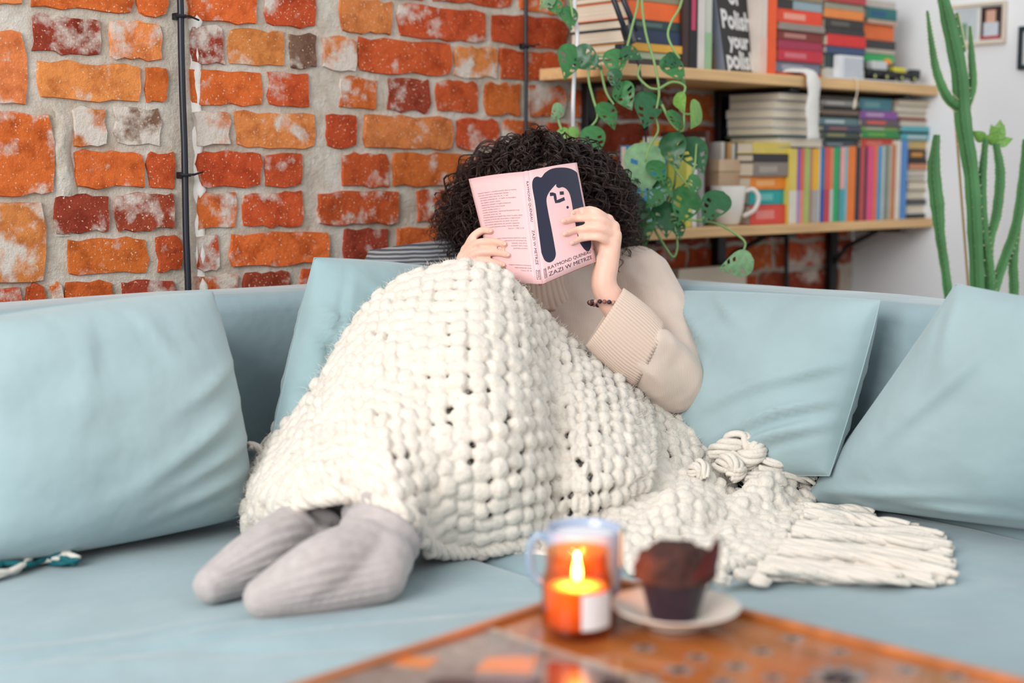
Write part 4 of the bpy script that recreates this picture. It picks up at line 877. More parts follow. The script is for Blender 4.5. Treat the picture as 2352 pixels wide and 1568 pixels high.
# ------------------------------------------------------------------ the open book
def V3(p): return PD(*p)
SLt, SLb = V3((1202, 394, 2.578)), V3((1231, 652, 2.520)); SRt, SRb = V3((1214, 392, 2.578)), V3((1247, 652, 2.520))
BOt, BOb = V3((1076, 411, 2.655)), V3((1136, 648, 2.600)); FOt, FOb = V3((1325, 373, 2.655)), V3((1369, 601, 2.600))
def mapper(st, sb, ot, ob, sgn):
    nrm = np.cross(ot-st, sb-st)*sgn; nrm /= np.linalg.norm(nrm)
    def fn(u, v, h=0.0):
        p = (sb*(1-u)+ob*u)*(1-v)+(st*(1-u)+ot*u)*v
        bulge = .0075*math.sin(math.pi*min(1, max(0, u)))*(1.15-.5*v)
        return p+nrm*(bulge+h)
    return fn
d_ = FOt-SRt
front = mapper(SRt, SRb, FOt, FOb, 1); back = mapper(SLt, SLb, BOt, BOb, 1)
if (np.cross(FOt-SRt, SRb-SRt)@FW) > 0: front = mapper(SRt, SRb, FOt, FOb, -1)
if (np.cross(BOt-SLt, SLb-SLt)@FW) > 0: back = mapper(SLt, SLb, BOt, BOb, -1)
spine = mapper(SLt, SLb, SRt, SRb, 1)
sn = np.cross(SRt-SLt, SLb-SLt); sn /= np.linalg.norm(sn); sn = sn if sn@FW < 0 else -sn
def spinef(u, v, h=0.0): return (SLb*(1-u)+SRb*u)*(1-v)+(SLt*(1-u)+SRt*u)*v+sn*(h+.0012*math.sin(math.pi*u))
bk = empty('open_book', (SLb+SRb)/2); tag(bk, 'open pink paperback with a dark-haired drawing held in front of the face', 'book')
PINK = mat('pink_cover', (242, 196, 196), .38, spec=.4); INK = mat('cover_ink', (34, 36, 58), .4); PAPER = mat('open_pages', (238, 228, 212), .8)
def sheet(fn, h0, h1, nu=16, nv=10, u0=0.0, u1=1.0, v0=0.0, v1=1.0):
    a, fa = grid(lambda i, j: fn(u0+(u1-u0)*i, v0+(v1-v0)*j, h0), nu, nv); b, fb = grid(lambda i, j: fn(u0+(u1-u0)*i, v0+(v1-v0)*j, h1), nu, nv)
    n = len(a); f = fa+[tuple(k+n for k in q[::-1]) for q in fb]; w = nu+1
    rg = list(range(w))+[j*w+nu for j in range(1, nv+1)]+[nv*w+i for i in range(nu-1, -1, -1)]+[j*w for j in range(nv-1, 0, -1)]
    for i in range(len(rg)): p, q = rg[i], rg[(i+1) % len(rg)]; f.append((q, p, p+n, q+n))
    return a+b, f
mk('front_cover', *sheet(front, 0, -.0007), PINK, bk, smooth=True); mk('back_cover', *sheet(back, 0, -.0007), PINK, bk, smooth=True)
mk('spine', *sheet(spinef, 0, -.0007, 6), PINK, bk, smooth=True)
mk('pages', *sheet(front, -.0009, -.011, 16, 10, .0, .985, .008, .992), PAPER, bk, smooth=True); mk('pages', *sheet(back, -.0009, -.008, 16, 10, .0, .985, .008, .992), PAPER, bk, smooth=True)
mk('endpaper', *sheet(front, -.0115, -.0120, 8, 4, 0, .97, .0, 1.012), mat('red_endpaper', (206, 84, 66), .6), bk)
# print on the covers, laid out in cover coordinates
QF = [np.array(q, float) for q in ((1000, 1330), (1425, 1155), (1270, 360), (885, 435))]
def inv(px, py, Q):
    u = v = .5
    for _ in range(12):
        p = Q[0]*(1-u)*(1-v)+Q[1]*u*(1-v)+Q[2]*u*v+Q[3]*(1-u)*v; e = np.array((px, py))-p
        J = np.array([(Q[1]-Q[0])*(1-v)+(Q[2]-Q[3])*v, (Q[3]-Q[0])*(1-u)+(Q[2]-Q[1])*u]).T
        d = np.linalg.solve(J, e); u += d[0]; v += d[1]
    return u, v
def inkpoly(pts, name, fn, Q=None, h=.0003, m=None, smooth_n=0, par=None):
    uv = [inv(*p, Q) for p in pts] if Q else list(pts)
    if smooth_n: uv = [tuple(q) for q in crom([(a, b, 0) for a, b in uv+[uv[0]]], smooth_n)[:-1, :2]]
    bm = bmesh.new(); vs = [bm.verts.new((a, b, 0)) for a, b in uv]
    fc = bm.faces.new(vs); bmesh.ops.triangulate(bm, faces=[fc])
    for _ in range(2): bmesh.ops.subdivide_edges(bm, edges=[e for e in bm.edges if e.calc_length() > .12], cuts=1); bmesh.ops.triangulate(bm, faces=list(bm.faces))
    v, f = bmvf(bm)
    return mk(name, [fn(p[0], p[1], h) for p in v], f, m or INK, par or bk)
inkpoly([(985, 1090), (960, 900), (935, 700), (912, 560), (920, 503), (946, 485), (976, 493), (1002, 458), (1050, 426), (1120, 413), (1200, 415), (1262, 440), (1276, 475), (1300, 600), (1325, 730), (1355, 870), (1384, 1000), (1370, 1062), (1340, 1078), (1304, 1052), (1268, 995), (1245, 880), (1226, 770), (1214, 690), (1198, 625), (1172, 588), (1140, 573), (1108, 580), (1089, 568), (1087, 550), (1058, 582), (1030, 622), (1015, 672), (1026, 760), (1052, 900), (1076, 1040), (1085, 1110), (1070, 1152), (1040, 1168), (1008, 1148)], 'cover_drawing', front, QF, smooth_n=170)
def stroke(pts, w, name):
    P = [np.array(inv(*p, QF)+(0,)) for p in pts]; asp = np.array([1, 1.65, 1]); n = len(P); L_, R_ = [], []
    for i in range(n):
        t = (P[min(i+1, n-1)]-P[max(i-1, 0)])*asp; t /= np.linalg.norm(t); q = np.array([-t[1], t[0], 0])*w/asp; L_.append(P[i]+q); R_.append(P[i]-q)
    v = L_+R_; mk(name, [front(p[0], p[1], .0004) for p in v], [(i, i+1, n+i+1, n+i) for i in range(n-1)], INK, bk)
stroke([(1040, 632), (1060, 630), (1076, 634), (1080, 660), (1086, 692), (1110, 686), (1154, 666)], .026, 'cover_drawing'); stroke([(1116, 623), (1148, 620)], .026, 'cover_drawing')
inkpoly([(1178+10*math.cos(a), 735+11*math.sin(a)) for a in np.linspace(0, 6.1, 12)], 'cover_drawing', front, QF, h=.0004)
def place_text(s, fn, u0, u1, v, h, name='lettering', rot=False, m=None, fitw=True, bold=.0, slope=0.0):
    vv, f = textmesh(s, 1.0, 'LEFT', bold=bold); x0 = min(p[0] for p in vv); x1 = max(p[0] for p in vv); y1 = .72
    out = []
    for (x, y) in vv:
        a = (x-x0)/(x1-x0); b = y/y1
        if rot: out.append(fn(v+h*b, u0+(u1-u0)*a, .0004))
        else: out.append(fn(u0+(u1-u0)*a, v+h*b+slope*a, .0004))
    return mk(name, out, f, m or INK, bk)
place_text('RAYMOND QUENEAU', front, .105, .93, .098, .030, bold=0)
place_text('ZAZI W METRZE', front, .105, .93, .042, .036, bold=0)
place_text('RAYMOND QUENEAU', spinef, .905, .545, .30, .42, rot=True, bold=0); place_text('ZAZI W METRZE', spinef, .47, .165, .30, .42, rot=True, bold=0)
def rect_outline(fn, u0, u1, v0, v1, w, asp):
    g = G()
    for (a, b, c, d) in ((u0, u1, v0, v0+w/asp), (u0, u1, v1-w/asp, v1), (u0, u0+w, v0, v1), (u1-w, u1, v0, v1)):
        g.add(([fn(a, c, .0004), fn(b, c, .0004), fn(b, d, .0004), fn(a, d, .0004)], [(0, 1, 2, 3)]))
    g.build('publisher_mark', INK, bk)
rect_outline(spinef, .22, .80, .038, .12, .06, 14); rect_outline(front, .035, .075, .040, .12, .005, 1.65)
place_text('PIW', spinef, .112, .046, .36, .30, rot=True); place_text('PIW', front, .112, .048, .045, .022, rot=True)
BT = ['Queneau napisał (...) wesołą powieść Zazi w metrze,', 'która jest wyborną na następujące tematy:', '- wychowanie dzieci (Zazi ma ok. 11 lat)', '- jak szybko zmieniają się, i w ogóle na zewnątrz', '  bez wyjątku naszych czasów', '- niepokonana młodość i w ogóle bohaterach', '- metamorfozy Paryża przez pryzmat', '- zamach wesołej mowy (...)', '- na pełen temperament, wyrażoną filozoficznie inną', '  potrzebę zmian itp. itd.', 'Traktuję książkę jak przygodę Zazi, która na jeden dzień', 'przyjeżdża do Paryża. Bez opowiadania o mądrościach', 'tych świateł po drodze bawi dorosłych, by poznać', 'tych mieszkań gdzie bawiąc się, prawem najlepszej', 'jest to w pełni niezwykła ozdoba. Numer dziesięć', '„Express”, 1959, nr 55']
for i, s in enumerate(BT):
    L_ = min(1, len(s)/54)
    ind = .10+.02*(1 if s.startswith(' ') else 0)
    ux = 1-ind-.02; x1_ = ux-.78*L_
    if i == 15: ux, x1_ = .40, .10
    place_text(s.strip(), back, ux, x1_, .84-i*.0235, .0105, 'blurb_line', m=mat('small_ink', (120, 96, 104), .5))
for i, s in enumerate(['mówią, że Raymond Queneau napisał Zazi w metrze', 'zasłuchawszy się nad stacjami ulic', 'wspaniałe i mam się ku', 'przyszłość metra i moją', 'pytał dalej, paryżan']):
    place_text(s, back, .12+.55*min(1, len(s)/48), .08, .40-i*.0235, .0105, 'blurb_line', m=mat('small_ink', (120, 96, 104), .5))
for i, s in enumerate(['Księgarnia internetowa www.piw.pl', 'Książka dostępna jako e-book', 'Cena 35 zł']):
    place_text(s, back, .50-.12*i, .05, .155-i*.024, .0105, 'blurb_line', m=mat('small_ink', (120, 96, 104), .5))
g = G(); u = .93; br_ = random.Random(3)
while u > .60:
    w = br_.choice((.006, .012, .018)); g.add(([back(u, .085, .0004), back(u-w, .085, .0004), back(u-w, .130, .0004), back(u, .130, .0004)], [(0, 1, 2, 3)])); u -= w+br_.choice((.008, .014))
g.build('barcode', INK, bk)

# ------------------------------------------------------------------ the reader
def remesh(shapes, vox, smooth_it=6, sub=0):
    g = G()
    for s in shapes: g.add(s)
    me = bpy.data.meshes.new('tmp'); me.from_pydata(g.v, [], g.f); ob = bpy.data.objects.new('tmp', me); COL.objects.link(ob)
    md = ob.modifiers.new('r', 'REMESH'); md.mode = 'VOXEL'; md.voxel_size = vox
    sm = ob.modifiers.new('s', 'SMOOTH'); sm.factor = .5; sm.iterations = smooth_it
    dg = bpy.context.evaluated_depsgraph_get(); m2 = bpy.data.meshes.new_from_object(ob.evaluated_get(dg))
    n = len(m2.vertices); co = np.empty(n*3); m2.vertices.foreach_get('co', co); f = [tuple(p.vertices) for p in m2.polygons]
    bpy.data.objects.remove(ob); bpy.data.meshes.remove(me); bpy.data.meshes.remove(m2)
    return co.reshape(-1, 3), f
def cap(pts, rad, n=14, k=None, flat=1.0):
    P = [V3(p) if len(p) == 3 and abs(p[0]) > 10 else np.array(p, float) for p in pts]
    k = k or max(8, len(P)*5)
    return rtube(crom(P, k) if len(P) > 2 else crom(P, k), rad, n, flat=flat)
def ell(c, rx, ry, rz, ax=RT, ay=FW, az=UP, nu=20, nv=14):
    c = V3(c) if len(c) == 3 and abs(c[0]) > 10 else np.array(c, float); v = []; f = []
    for j in range(nv+1):
        t = math.pi*(j/nv)*.998+.003
        for i in range(nu):
            a = math.tau*i/nu; v.append(c+ax*rx*math.sin(t)*math.cos(a)+ay*ry*math.sin(t)*math.sin(a)+az*rz*math.cos(t))
    for j in range(nv):
        for i in range(nu): f.append((j*nu+i, j*nu+(i+1) % nu, (j+1)*nu+(i+1) % nu, (j+1)*nu+i))
    f.append(tuple(range(nu-1, -1, -1))); f.append(tuple(nv*nu+i for i in range(nu)))
    return v, f
person = empty('person', PZ(1420, 1120, SEAT)); tag(person, 'curly-haired person in a beige sweater reading on the sofa with knees up', 'person')
HC = (1236, 476, 2.90); HP = V3(HC)
QB = [np.array(q, float) for q in ((1231, 652), (1136, 648), (1076, 411), (1202, 394))]; QFp = [np.array(q, float) for q in ((1247, 652), (1369, 601), (1325, 373), (1214, 392))]
def covd(px, py, Q, fn):
    u, v = inv(px, py, Q); return float((fn(u, v)-EYEP)@FW)
B = []
# head, face, neck
ht = UP*.985-RT*.17; ht /= np.linalg.norm(ht); hr = np.cross(FW, ht)*1.0; hr = RT-ht*(RT@ht); hr /= np.linalg.norm(hr)
B.append(ell(HP+ht*.02, .076, .094, .108, hr, FW, ht)); B.append(ell(HP-ht*.055-FW*.030, .056, .062, .062, hr, FW, ht))
B.append(ell(HP-ht*.022-FW*.098, .011, .016, .020, hr, FW, ht, 10, 8))                    # nose
for s in (-1, 1): B.append(ell(HP+hr*s*.078-ht*.012, .008, .022, .030, hr, FW, ht, 10, 8))
B.append(ell(HP-ht*.062-FW*.088, .022, .009, .008, hr, FW, ht, 10, 8))                    # mouth
B.append(cap([(1250, 580, 2.92), (1275, 660, 2.90)], [.052, .056]))
# trunk (under the sweater), pelvis, legs (under the blanket)
B.append(cap([(1290, 690, 2.90), (1330, 800, 2.86), (1385, 960, 2.76)], [.095, .105, .12]))
B.append(cap([(1130, 670, 2.93), (1280, 655, 2.93), (1450, 640, 2.88)], [.055, .07, .055]))
RK, LK = V3((1085, 735, 2.50)), V3((1000, 700, 2.56))
B.append(cap([V3((1430, 1010, 2.70)), V3((1260, 915, 2.63)), RK], [.09, .075, .058])); B.append(cap([V3((1340, 980, 2.82)), V3((1170, 840, 2.70)), LK], [.09, .08, .06]))
RA, LA = PD(878, 1195, 2.105), PD(716, 1150, 2.215)
B.append(cap([RK, (RK+RA)/2+UP*.01+FW*.02, RA], [.058, .058, .036])); B.append(cap([LK, (LK+LA)/2+UP*.01+FW*.02, LA], [.056, .055, .034]))
RH, LH = PZ(868, 1318, SEAT+.040), PZ(722, 1262, SEAT+.038)
RTo, LTo = PZ(610, 1372, SEAT+.030), PZ(488, 1342, SEAT+.027)
B.append(cap([RA, RH], [.036, .034])); B.append(cap([RH, RTo], [.034, .026])); B.append(cap([LA, LH], [.034, .032])); B.append(cap([LH, LTo], [.032, .024]))
# arms
B.append(cap([(1462, 650, 2.88), (1548, 885, 2.68)], [.048, .04])); B.append(cap([(1548, 885, 2.68), (1470, 770, 2.63), (1392, 668, 2.610), (1394, 600, 2.612)], [.040, .036, .0245, .0225]))
B.append(cap([(1110, 680, 2.93), (1010, 830, 2.80)], [.046, .04])); B.append(cap([(1010, 830, 2.80), (1040, 700, 2.68), (1062, 640, 2.640)], [.038, .030, .024]))
NAILS = []
def finger(pts, r, Q, fn, lift=.0075):
    P = []
    for p in pts:
        if len(p) == 2: P.append(PD(p[0], p[1], covd(p[0], p[1], Q, fn)-lift))
        else: P.append(PD(*p))
    B.append(rtube(crom(P, 18), r, 12)); NAILS.append((P[-1], P[-1]-P[-2], r[-1]))
# hand on the front cover
FR = [((1396, 506, 2.606), (1364, 484, 2.588), (1338, 484), (1316, 489)), ((1409, 522, 2.603), (1372, 502, 2.582), (1328, 502), (1295, 508)),
      ((1413, 541, 2.602), (1372, 523, 2.580), (1330, 527), (1298, 537)), ((1405, 560, 2.604), (1374, 545, 2.584), (1340, 547), (1314, 558))]
RAD = [[.0098, .0080, .0074, .0060], [.0100, .0082, .0075, .0062], [.0098, .0080, .0073, .0060], [.0088, .0074, .0066, .0055]]
for p, r in zip(FR, RAD): finger(p, r, QFp, front)
for p, r in zip(FR, ((.0125, .017), (.013, .018), (.013, .018), (.012, .016))): B.append(cap([p[0], (1396+(p[0][0]-1400)*.4, 592, 2.612)], r, 12))
B.append(cap([(1396, 595, 2.622), (1376, 560, 2.645), (1352, 528, 2.665), (1338, 505, 2.668)], [.016, .013, .010, .0085]))
# hand on the back cover
FL = [((1072, 575, 2.635), (1086, 545, 2.622), (1108, 529), (1128, 531)), ((1064, 592, 2.632), (1094, 560, 2.612), (1132, 555), (1160, 561)),
      ((1060, 608, 2.630), (1096, 582, 2.606), (1136, 579), (1168, 586)), ((1068, 624, 2.628), (1098, 602, 2.606), (1130, 601), (1158, 609))]
for p, r in zip(FL, RAD): finger(p, r, QB, back)
for p, r in zip(FL, ((.0125, .017), (.013, .018), (.013, .018), (.012, .016))): B.append(cap([p[0], (1062+(p[0][0]-1066)*.4, 648, 2.645)], r, 12))
B.append(cap([(1066, 640, 2.655), (1090, 610, 2.675), (1116, 585, 2.688), (1132, 565, 2.690)], [.016, .013, .010, .0085]))
SKIN = mat('skin', (240, 194, 174), .5, var=.05, vscale=20, sss=.25, bump=.08, bscale=300)
v, f = remesh(B, .0029, 3)
body = mk('body', v, f, SKIN, person, smooth=True)
NAIL = mat('finger_nail', (240, 192, 178), .25, coat=.4)
for (p, d, r) in NAILS:
    d = d/np.linalg.norm(d); n = -FW-d*((-FW)@d); n /= np.linalg.norm(n); s = np.cross(d, n)
    mk('finger_nail', *xf(ell((0, 0, 0), r*.62, r*.95, r*.22, np.array([1., 0, 0]), np.array([0, 1., 0]), np.array([0, 0, 1.]), 12, 6), frame_mat(p+d*r*.35+n*r*.80, s, d, n)), NAIL, body, smooth=True)
for s in (-1, 1):
    eo = mk('eye', *ell(HP+hr*s*.031+ht*.006-FW*.083, .013, .010, .009, hr, FW, ht, 12, 8), cmat((236, 232, 228)), body, smooth=True)
    mk('eyebrow', *cap([HP+hr*s*.016+ht*.026-FW*.094, HP+hr*s*.034+ht*.031-FW*.088, HP+hr*s*.050+ht*.026-FW*.074], .0035, 6), cmat((40, 28, 24)), body, smooth=True)
# trousers under the blanket
T_ = [cap([V3((1430, 1010, 2.70)), V3((1260, 915, 2.63)), RK], [.098, .082, .063]), cap([V3((1340, 980, 2.82)), V3((1170, 860, 2.72)), LK], [.095, .08, .062]),
      cap([RK, (RK+RA)/2+UP*.01+FW*.02, RA*.75+RK*.25], [.062, .058, .046]), cap([LK, (LK+LA)/2+UP*.01+FW*.02, LA*.75+LK*.25], [.060, .056, .046]), cap([V3((1380, 960, 2.78)), V3((1400, 1020, 2.74))], [.13, .13])]
mk('trousers', *remesh(T_, .008, 4), mat('dark_trousers', (70, 62, 66), .9), person, smooth=True)
# sweater
def knit_mat():
    m = mat('sweater_knit', (216, 197, 183), .9, sheen=.25, spec=.15, var=.05, vscale=8); nt = m.node_tree; N = nt.nodes; L = nt.links
    tc = N.new('ShaderNodeTexCoord'); mp = N.new('ShaderNodeMapping'); mp.inputs['Rotation'].default_value = (0, 0, PHI); L.new(tc.outputs['Object'], mp.inputs[0])
    w = N.new('ShaderNodeTexWave'); w.inputs['Scale'].default_value = 105; w.inputs['Distortion'].default_value = 1.0; L.new(mp.outputs[0], w.inputs['Vector'])
    n = N.new('ShaderNodeTexNoise'); n.inputs['Scale'].default_value = 9; n.inputs['Detail'].default_value = 2; L.new(tc.outputs['Object'], n.inputs['Vector'])
    b = N.new('ShaderNodeBump'); b.inputs['Strength'].default_value = .22; b.inputs['Distance'].default_value = .0012; L.new(w.outputs['Fac'], b.inputs['Height'])
    b2 = N.new('ShaderNodeBump'); b2.inputs['Strength'].default_value = .45; b2.inputs['Distance'].default_value = .03; L.new(n.outputs['Fac'], b2.inputs['Height']); L.new(b2.outputs[0], b.inputs['Normal'])
    L.new(b.outputs[0], N['Principled BSDF'].inputs['Normal']); return m
KNIT = knit_mat()
S_ = [cap([(1285, 690, 2.90), (1325, 790, 2.85), (1375, 930, 2.76), (1400, 1010, 2.74)], [.108, .122, .138, .14]),
      cap([(1110, 690, 2.93), (1285, 668, 2.92), (1455, 648, 2.88)], [.070, .078, .074]),
      cap([(1462, 648, 2.87), (1512, 740, 2.79), (1540, 830, 2.70), (1550, 880, 2.665)], [.076, .072, .066, .058]),
      cap([(1548, 872, 2.655), (1520, 845, 2.63), (1488, 812, 2.605)], [.060, .060, .058]), cap([(1545, 905, 2.655), (1548, 922, 2.655)], [.034, .024]),
      cap([(1100, 690, 2.93), (1040, 780, 2.86), (1010, 830, 2.80)], [.07, .066, .06]), cap([(1010, 830, 2.80), (1035, 730, 2.71), (1046, 690, 2.68)], [.058, .052, .046])]
v, f = remesh(S_, .006, 6)
# soft folds on the sleeve
v = np.array(v); cE = V3((1530, 790, 2.62)); bm = bmesh.new()
for i in range(len(v)):
    p = v[i]; dd = np.linalg.norm(p-cE)
    if dd < .30:
        a_ = p@RT*.6+p@UP*.8; b_ = p@RT*.8-p@UP*.6; n_ = 1-2.2*abs(mnoise.noise(Vector((a_*17+1.3, b_*7, p@FW*8))))+.5*mnoise.noise(Vector((a_*9, b_*12, 4))); v[i] = p-FW*.011*n_*math.exp(-(dd/.19)**2)
bm.free()
sw = mk('sweater', v, f, KNIT, person, smooth=True)
RIB = mat('sweater_rib', (216, 194, 178), .9, sheen=.25, spec=.15)
def ribloft(rings, nr, amp, name, m, parent, th=.003, seg=6):
    """rings: (centre, axis a, axis b); nr ribs around, grooves run along the loft"""
    n = nr*seg; C_ = crom([r[0] for r in rings], 14); A_ = crom([r[1] for r in rings], 14); B_ = crom([r[2] for r in rings], 14); v = []
    for q, sh in ((0, 1.0), (1, 1.0-th*14)):
        for i in range(14):
            for j in range(n):
                a = math.tau*j/n; w = abs(math.sin(math.pi*j/seg))**.7 if q == 0 else .3
                nn = A_[i]*math.cos(a)+B_[i]*math.sin(a); L_ = np.linalg.norm(nn); v.append(C_[i]+nn*sh+nn/L_*amp*w)
    f = []; o = 14*n
    for i in range(13):
        for j in range(n):
            f.append((i*n+j, i*n+(j+1) % n, (i+1)*n+(j+1) % n, (i+1)*n+j)); f.append((o+i*n+j, o+(i+1)*n+j, o+(i+1)*n+(j+1) % n, o+i*n+(j+1) % n))
    for j in range(n):
        f.append((j, o+j, o+(j+1) % n, (j+1) % n)); f.append((13*n+j, 13*n+(j+1) % n, o+13*n+(j+1) % n, o+13*n+j))
    return mk(name, v, f, m, parent, smooth=True)
def ring(cx, cy, d, hx, hy, dep, k=0.0):
    c = V3((cx, cy, d)); a = (RT*hx-UP*hy)*d/F_PX; return (c, a+FW*k, FW*dep)
ribloft([ring(1389, 727, 2.585, 43, -64, .044, .012), ring(1420, 756, 2.592, 44, -70, .052, .010), ring(1456, 788, 2.602, 42, -73, .058, .006), ring(1490, 816, 2.612, 34, -70, .062, 0)], 64, .0026, 'cuff', RIB, sw)
ribloft([(V3((1284, 716, 2.865)), RT*.098, FW*.104), (V3((1274, 686, 2.862)), RT*.084, FW*.092), (V3((1266, 650, 2.872)), RT*.074, FW*.078), (V3((1258, 612, 2.88)), RT*.070, FW*.070)], 46, .0022, 'collar', RIB, sw)
# socks
def sock_mat():
    m = mat('grey_sock', (182, 174, 172), .95, sheen=.3, spec=.1, var=.08, vscale=60, bump=.5, bscale=220); return m
SOCK = sock_mat()
def sock(A, H, T, up, r, name_lab):
    mid = H*.5+T*.5
    sh = [cap([up, A, A*.4+H*.6+(A-up)*.0], [r[0], r[1], r[1]*.93]), cap([A*.3+H*.7, H], [r[1]*.88, r[2]]), cap([A*.55+H*.45, H*.55+T*.45+UP*.028, H*.25+T*.75+UP*.010, T], [r[1]*.86, r[3]*1.06, r[3], r[4]]), cap([H, mid-UP*.002, T], [r[2], r[3]*.92, r[4]])]
    v, f = remesh(sh, .0042, 7); v = np.array(v)
    ax = (T-H)/np.linalg.norm(T-H); la = (A-up)/np.linalg.norm(A-up)
    ctr = v.mean(0)
    for i in range(len(v)):
        p = v[i]; q = (p-A)@la                                   # slouch rings round the ankle
        d = p-(A+la*q); n_ = d/(np.linalg.norm(d)+1e-9)
        if q < .095: v[i] = p+n_*.0072*math.sin(q*190+2.5*nz(p, 12))*min(1, (.095-q)/.06)
        s_ = (p-H)@ax; d2 = p-(H+ax*s_); an = math.atan2(d2@UP, d2@np.cross(ax, UP)); v[i] = v[i]+d2/(np.linalg.norm(d2)+1e-9)*.0012*math.sin(an*23)*min(1, max(0, (s_+.02)/.06))
        if v[i][2] < SEAT+.002: v[i][2] = SEAT+.002+ (v[i][2]-SEAT-.002)*.08
    return mk('sock', v, f, SOCK, person, smooth=True)
RU = RA*.78+RK*.22; LU = LA*.78+LK*.22
s1 = sock(RA, RH, RTo, RU, [.062, .056, .043, .042, .031], ''); s2 = sock(LA, LH, LTo, LU, [.056, .050, .040, .037, .028], '')
# ribs knitted along the foot
for (H, T, A, r, so) in ((RH, RTo, RA, .043, s1), (LH, LTo, LA, .038, s2)):
    pass
# hair
HAIR = mat('dark_curls', (46, 30, 25), .38, spec=.6, var=.35, vscale=14)
hr_ = random.Random(11); g = G()
capv, capf = ell(HP+ht*.03+FW*.012, .094, .104, .112, hr, FW, ht, 30, 20)
keep = []
for q in capf:
    c = np.mean([capv[i] for i in q], 0)-(HP+ht*.03)
    if not (c@(-FW) > .045 and c@ht < .055) and c@ht > -.085: keep.append(q)
g.add((capv, keep))
cnt = 0; HV = []
while cnt < 1150:
    z = hr_.uniform(-.30, 1); a = hr_.uniform(0, math.tau); s = math.sqrt(max(0, 1-z*z)); n = hr*s*math.cos(a)+FW*s*math.sin(a)+ht*z
    fr = n@(-FW)
    if fr > .30 and z < .50: continue
    if fr > .55 and z < .70: continue
    root = HP+ht*.03+hr*(n@hr)*.088+FW*(n@FW)*.098+ht*(n@ht)*.106
    hz = n-np.array([0, 0, 1])*n[2]; hz /= np.linalg.norm(hz)+1e-6
    jit = hr_.uniform(-.5, .5); hz = hz*math.cos(jit)+np.cross((0, 0, 1), hz)*math.sin(jit)
    lat = hz@RT; dep = hz@FW
    lim = .200*abs(lat)**1.2+(.115 if dep < 0 else .15)*abs(dep)
    inner = hr_.random()**.6
    R_ = lim*(.62+.40*inner)
    rn = math.hypot(root@RT-HP@RT, root@FW-HP@FW)
    drop = hr_.uniform(.15, .275)*(.75+.35*(lat < 0))*(1-.25*(z > .7)*hr_.random()) if abs(lat) > .35 or dep > 0 else hr_.uniform(.05, .10)
    lift = .045*inner*max(0, z)
    K = 46; turns = hr_.uniform(5, 9); rad = hr_.uniform(.006, .0125); ph = hr_.uniform(0, 6.28); P = []
    dr = 1 if hr_.random() < .5 else -1
    for i in range(K):
        t = i/(K-1)
        rr = rn+(max(R_, rn+.008)-rn)*math.sin(t*math.pi/2)**1.35
        base = HP+hz*0+ (root-HP)*(1-min(1, t*2.2))+ (hz*rr+np.array([0, 0, 1])*((root-HP)[2]))*min(1, t*2.2)
        base = base+np.array([0, 0, 1])*(lift*math.sin(math.pi*min(1, t*1.3))-drop*max(0, t-.05)**1.08)
        P.append(base)
    P = np.array(P); T = np.gradient(P, axis=0); T /= np.linalg.norm(T, axis=1)[:, None]+1e-9
    A = np.cross(T, np.array([.3, .5, .81])); A /= np.linalg.norm(A, axis=1)[:, None]+1e-9; Bn = np.cross(T, A)
    t = np.linspace(0, 1, K); hrad = rad*np.clip(t*3.5, 0, 1)*(1+.15*np.sin(t*9+ph))
    hx = P+A*(hrad*np.cos(ph+dr*turns*math.tau*t))[:, None]+Bn*(hrad*np.sin(ph+dr*turns*math.tau*t))[:, None]
    # keep the curls behind the book
    dep_ = (hx-EYEP)@FW
    hx = hx+FW[None, :]*np.clip(2.715-dep_, 0, None)[:, None]
    for sdx in range(2):
        w = hr_.uniform(.0009, .0019); wt = np.interp(t, [0, .3, .75, 1], [w*.9, w, w*.85, w*.3])
        of = hr_.uniform(-.8, .8); sp = .0035*sdx*np.sin(t*hr_.uniform(4, 9)+ph)
        c0 = hx+A*(sp*math.cos(of))[:, None]+Bn*(sp*math.sin(of)+.002*sdx)[:, None]
        HV.append(np.stack([c0+A*(wt*math.cos(q))[:, None]+Bn*(wt*math.sin(q))[:, None] for q in (0, 2.094, 4.189)], 1).reshape(-1, 3))
    cnt += 1
hv_ = np.concatenate([np.array(g.v)]+HV); K = 46; n0 = len(g.v)
tf = [(i*3+j, i*3+(j+1) % 3, (i+1)*3+(j+1) % 3, (i+1)*3+j) for i in range(K-1) for j in range(3)]
hair = mk('hair', hv_, g.f+[(a+o, b+o, c+o, d+o) for o in range(n0, len(hv_), K*3) for (a, b, c, d) in tf], HAIR, person, smooth=True)
# bracelet of beads on the wrist
bc = V3((1391, 698, 2.607)); ba = V3((1396, 640, 2.612))-bc; ba /= np.linalg.norm(ba); b1 = np.cross(ba, FW); b1 /= np.linalg.norm(b1); b2 = np.cross(ba, b1)
brc = empty('bead_bracelet', bc); tag(brc, 'bracelet of dark and rose beads at the ribbed cuff', 'bracelet')
for i in range(22):
    a = math.tau*i/22; p = bc+(b1*math.cos(a)+b2*math.sin(a))*.0300
    mk('bead', *ell(p, .0042, .0042, .0042, nu=10, nv=6), cmat([(54, 40, 44), (150, 96, 84), (70, 50, 60), (190, 150, 130)][i % 4]), brc, smooth=True)
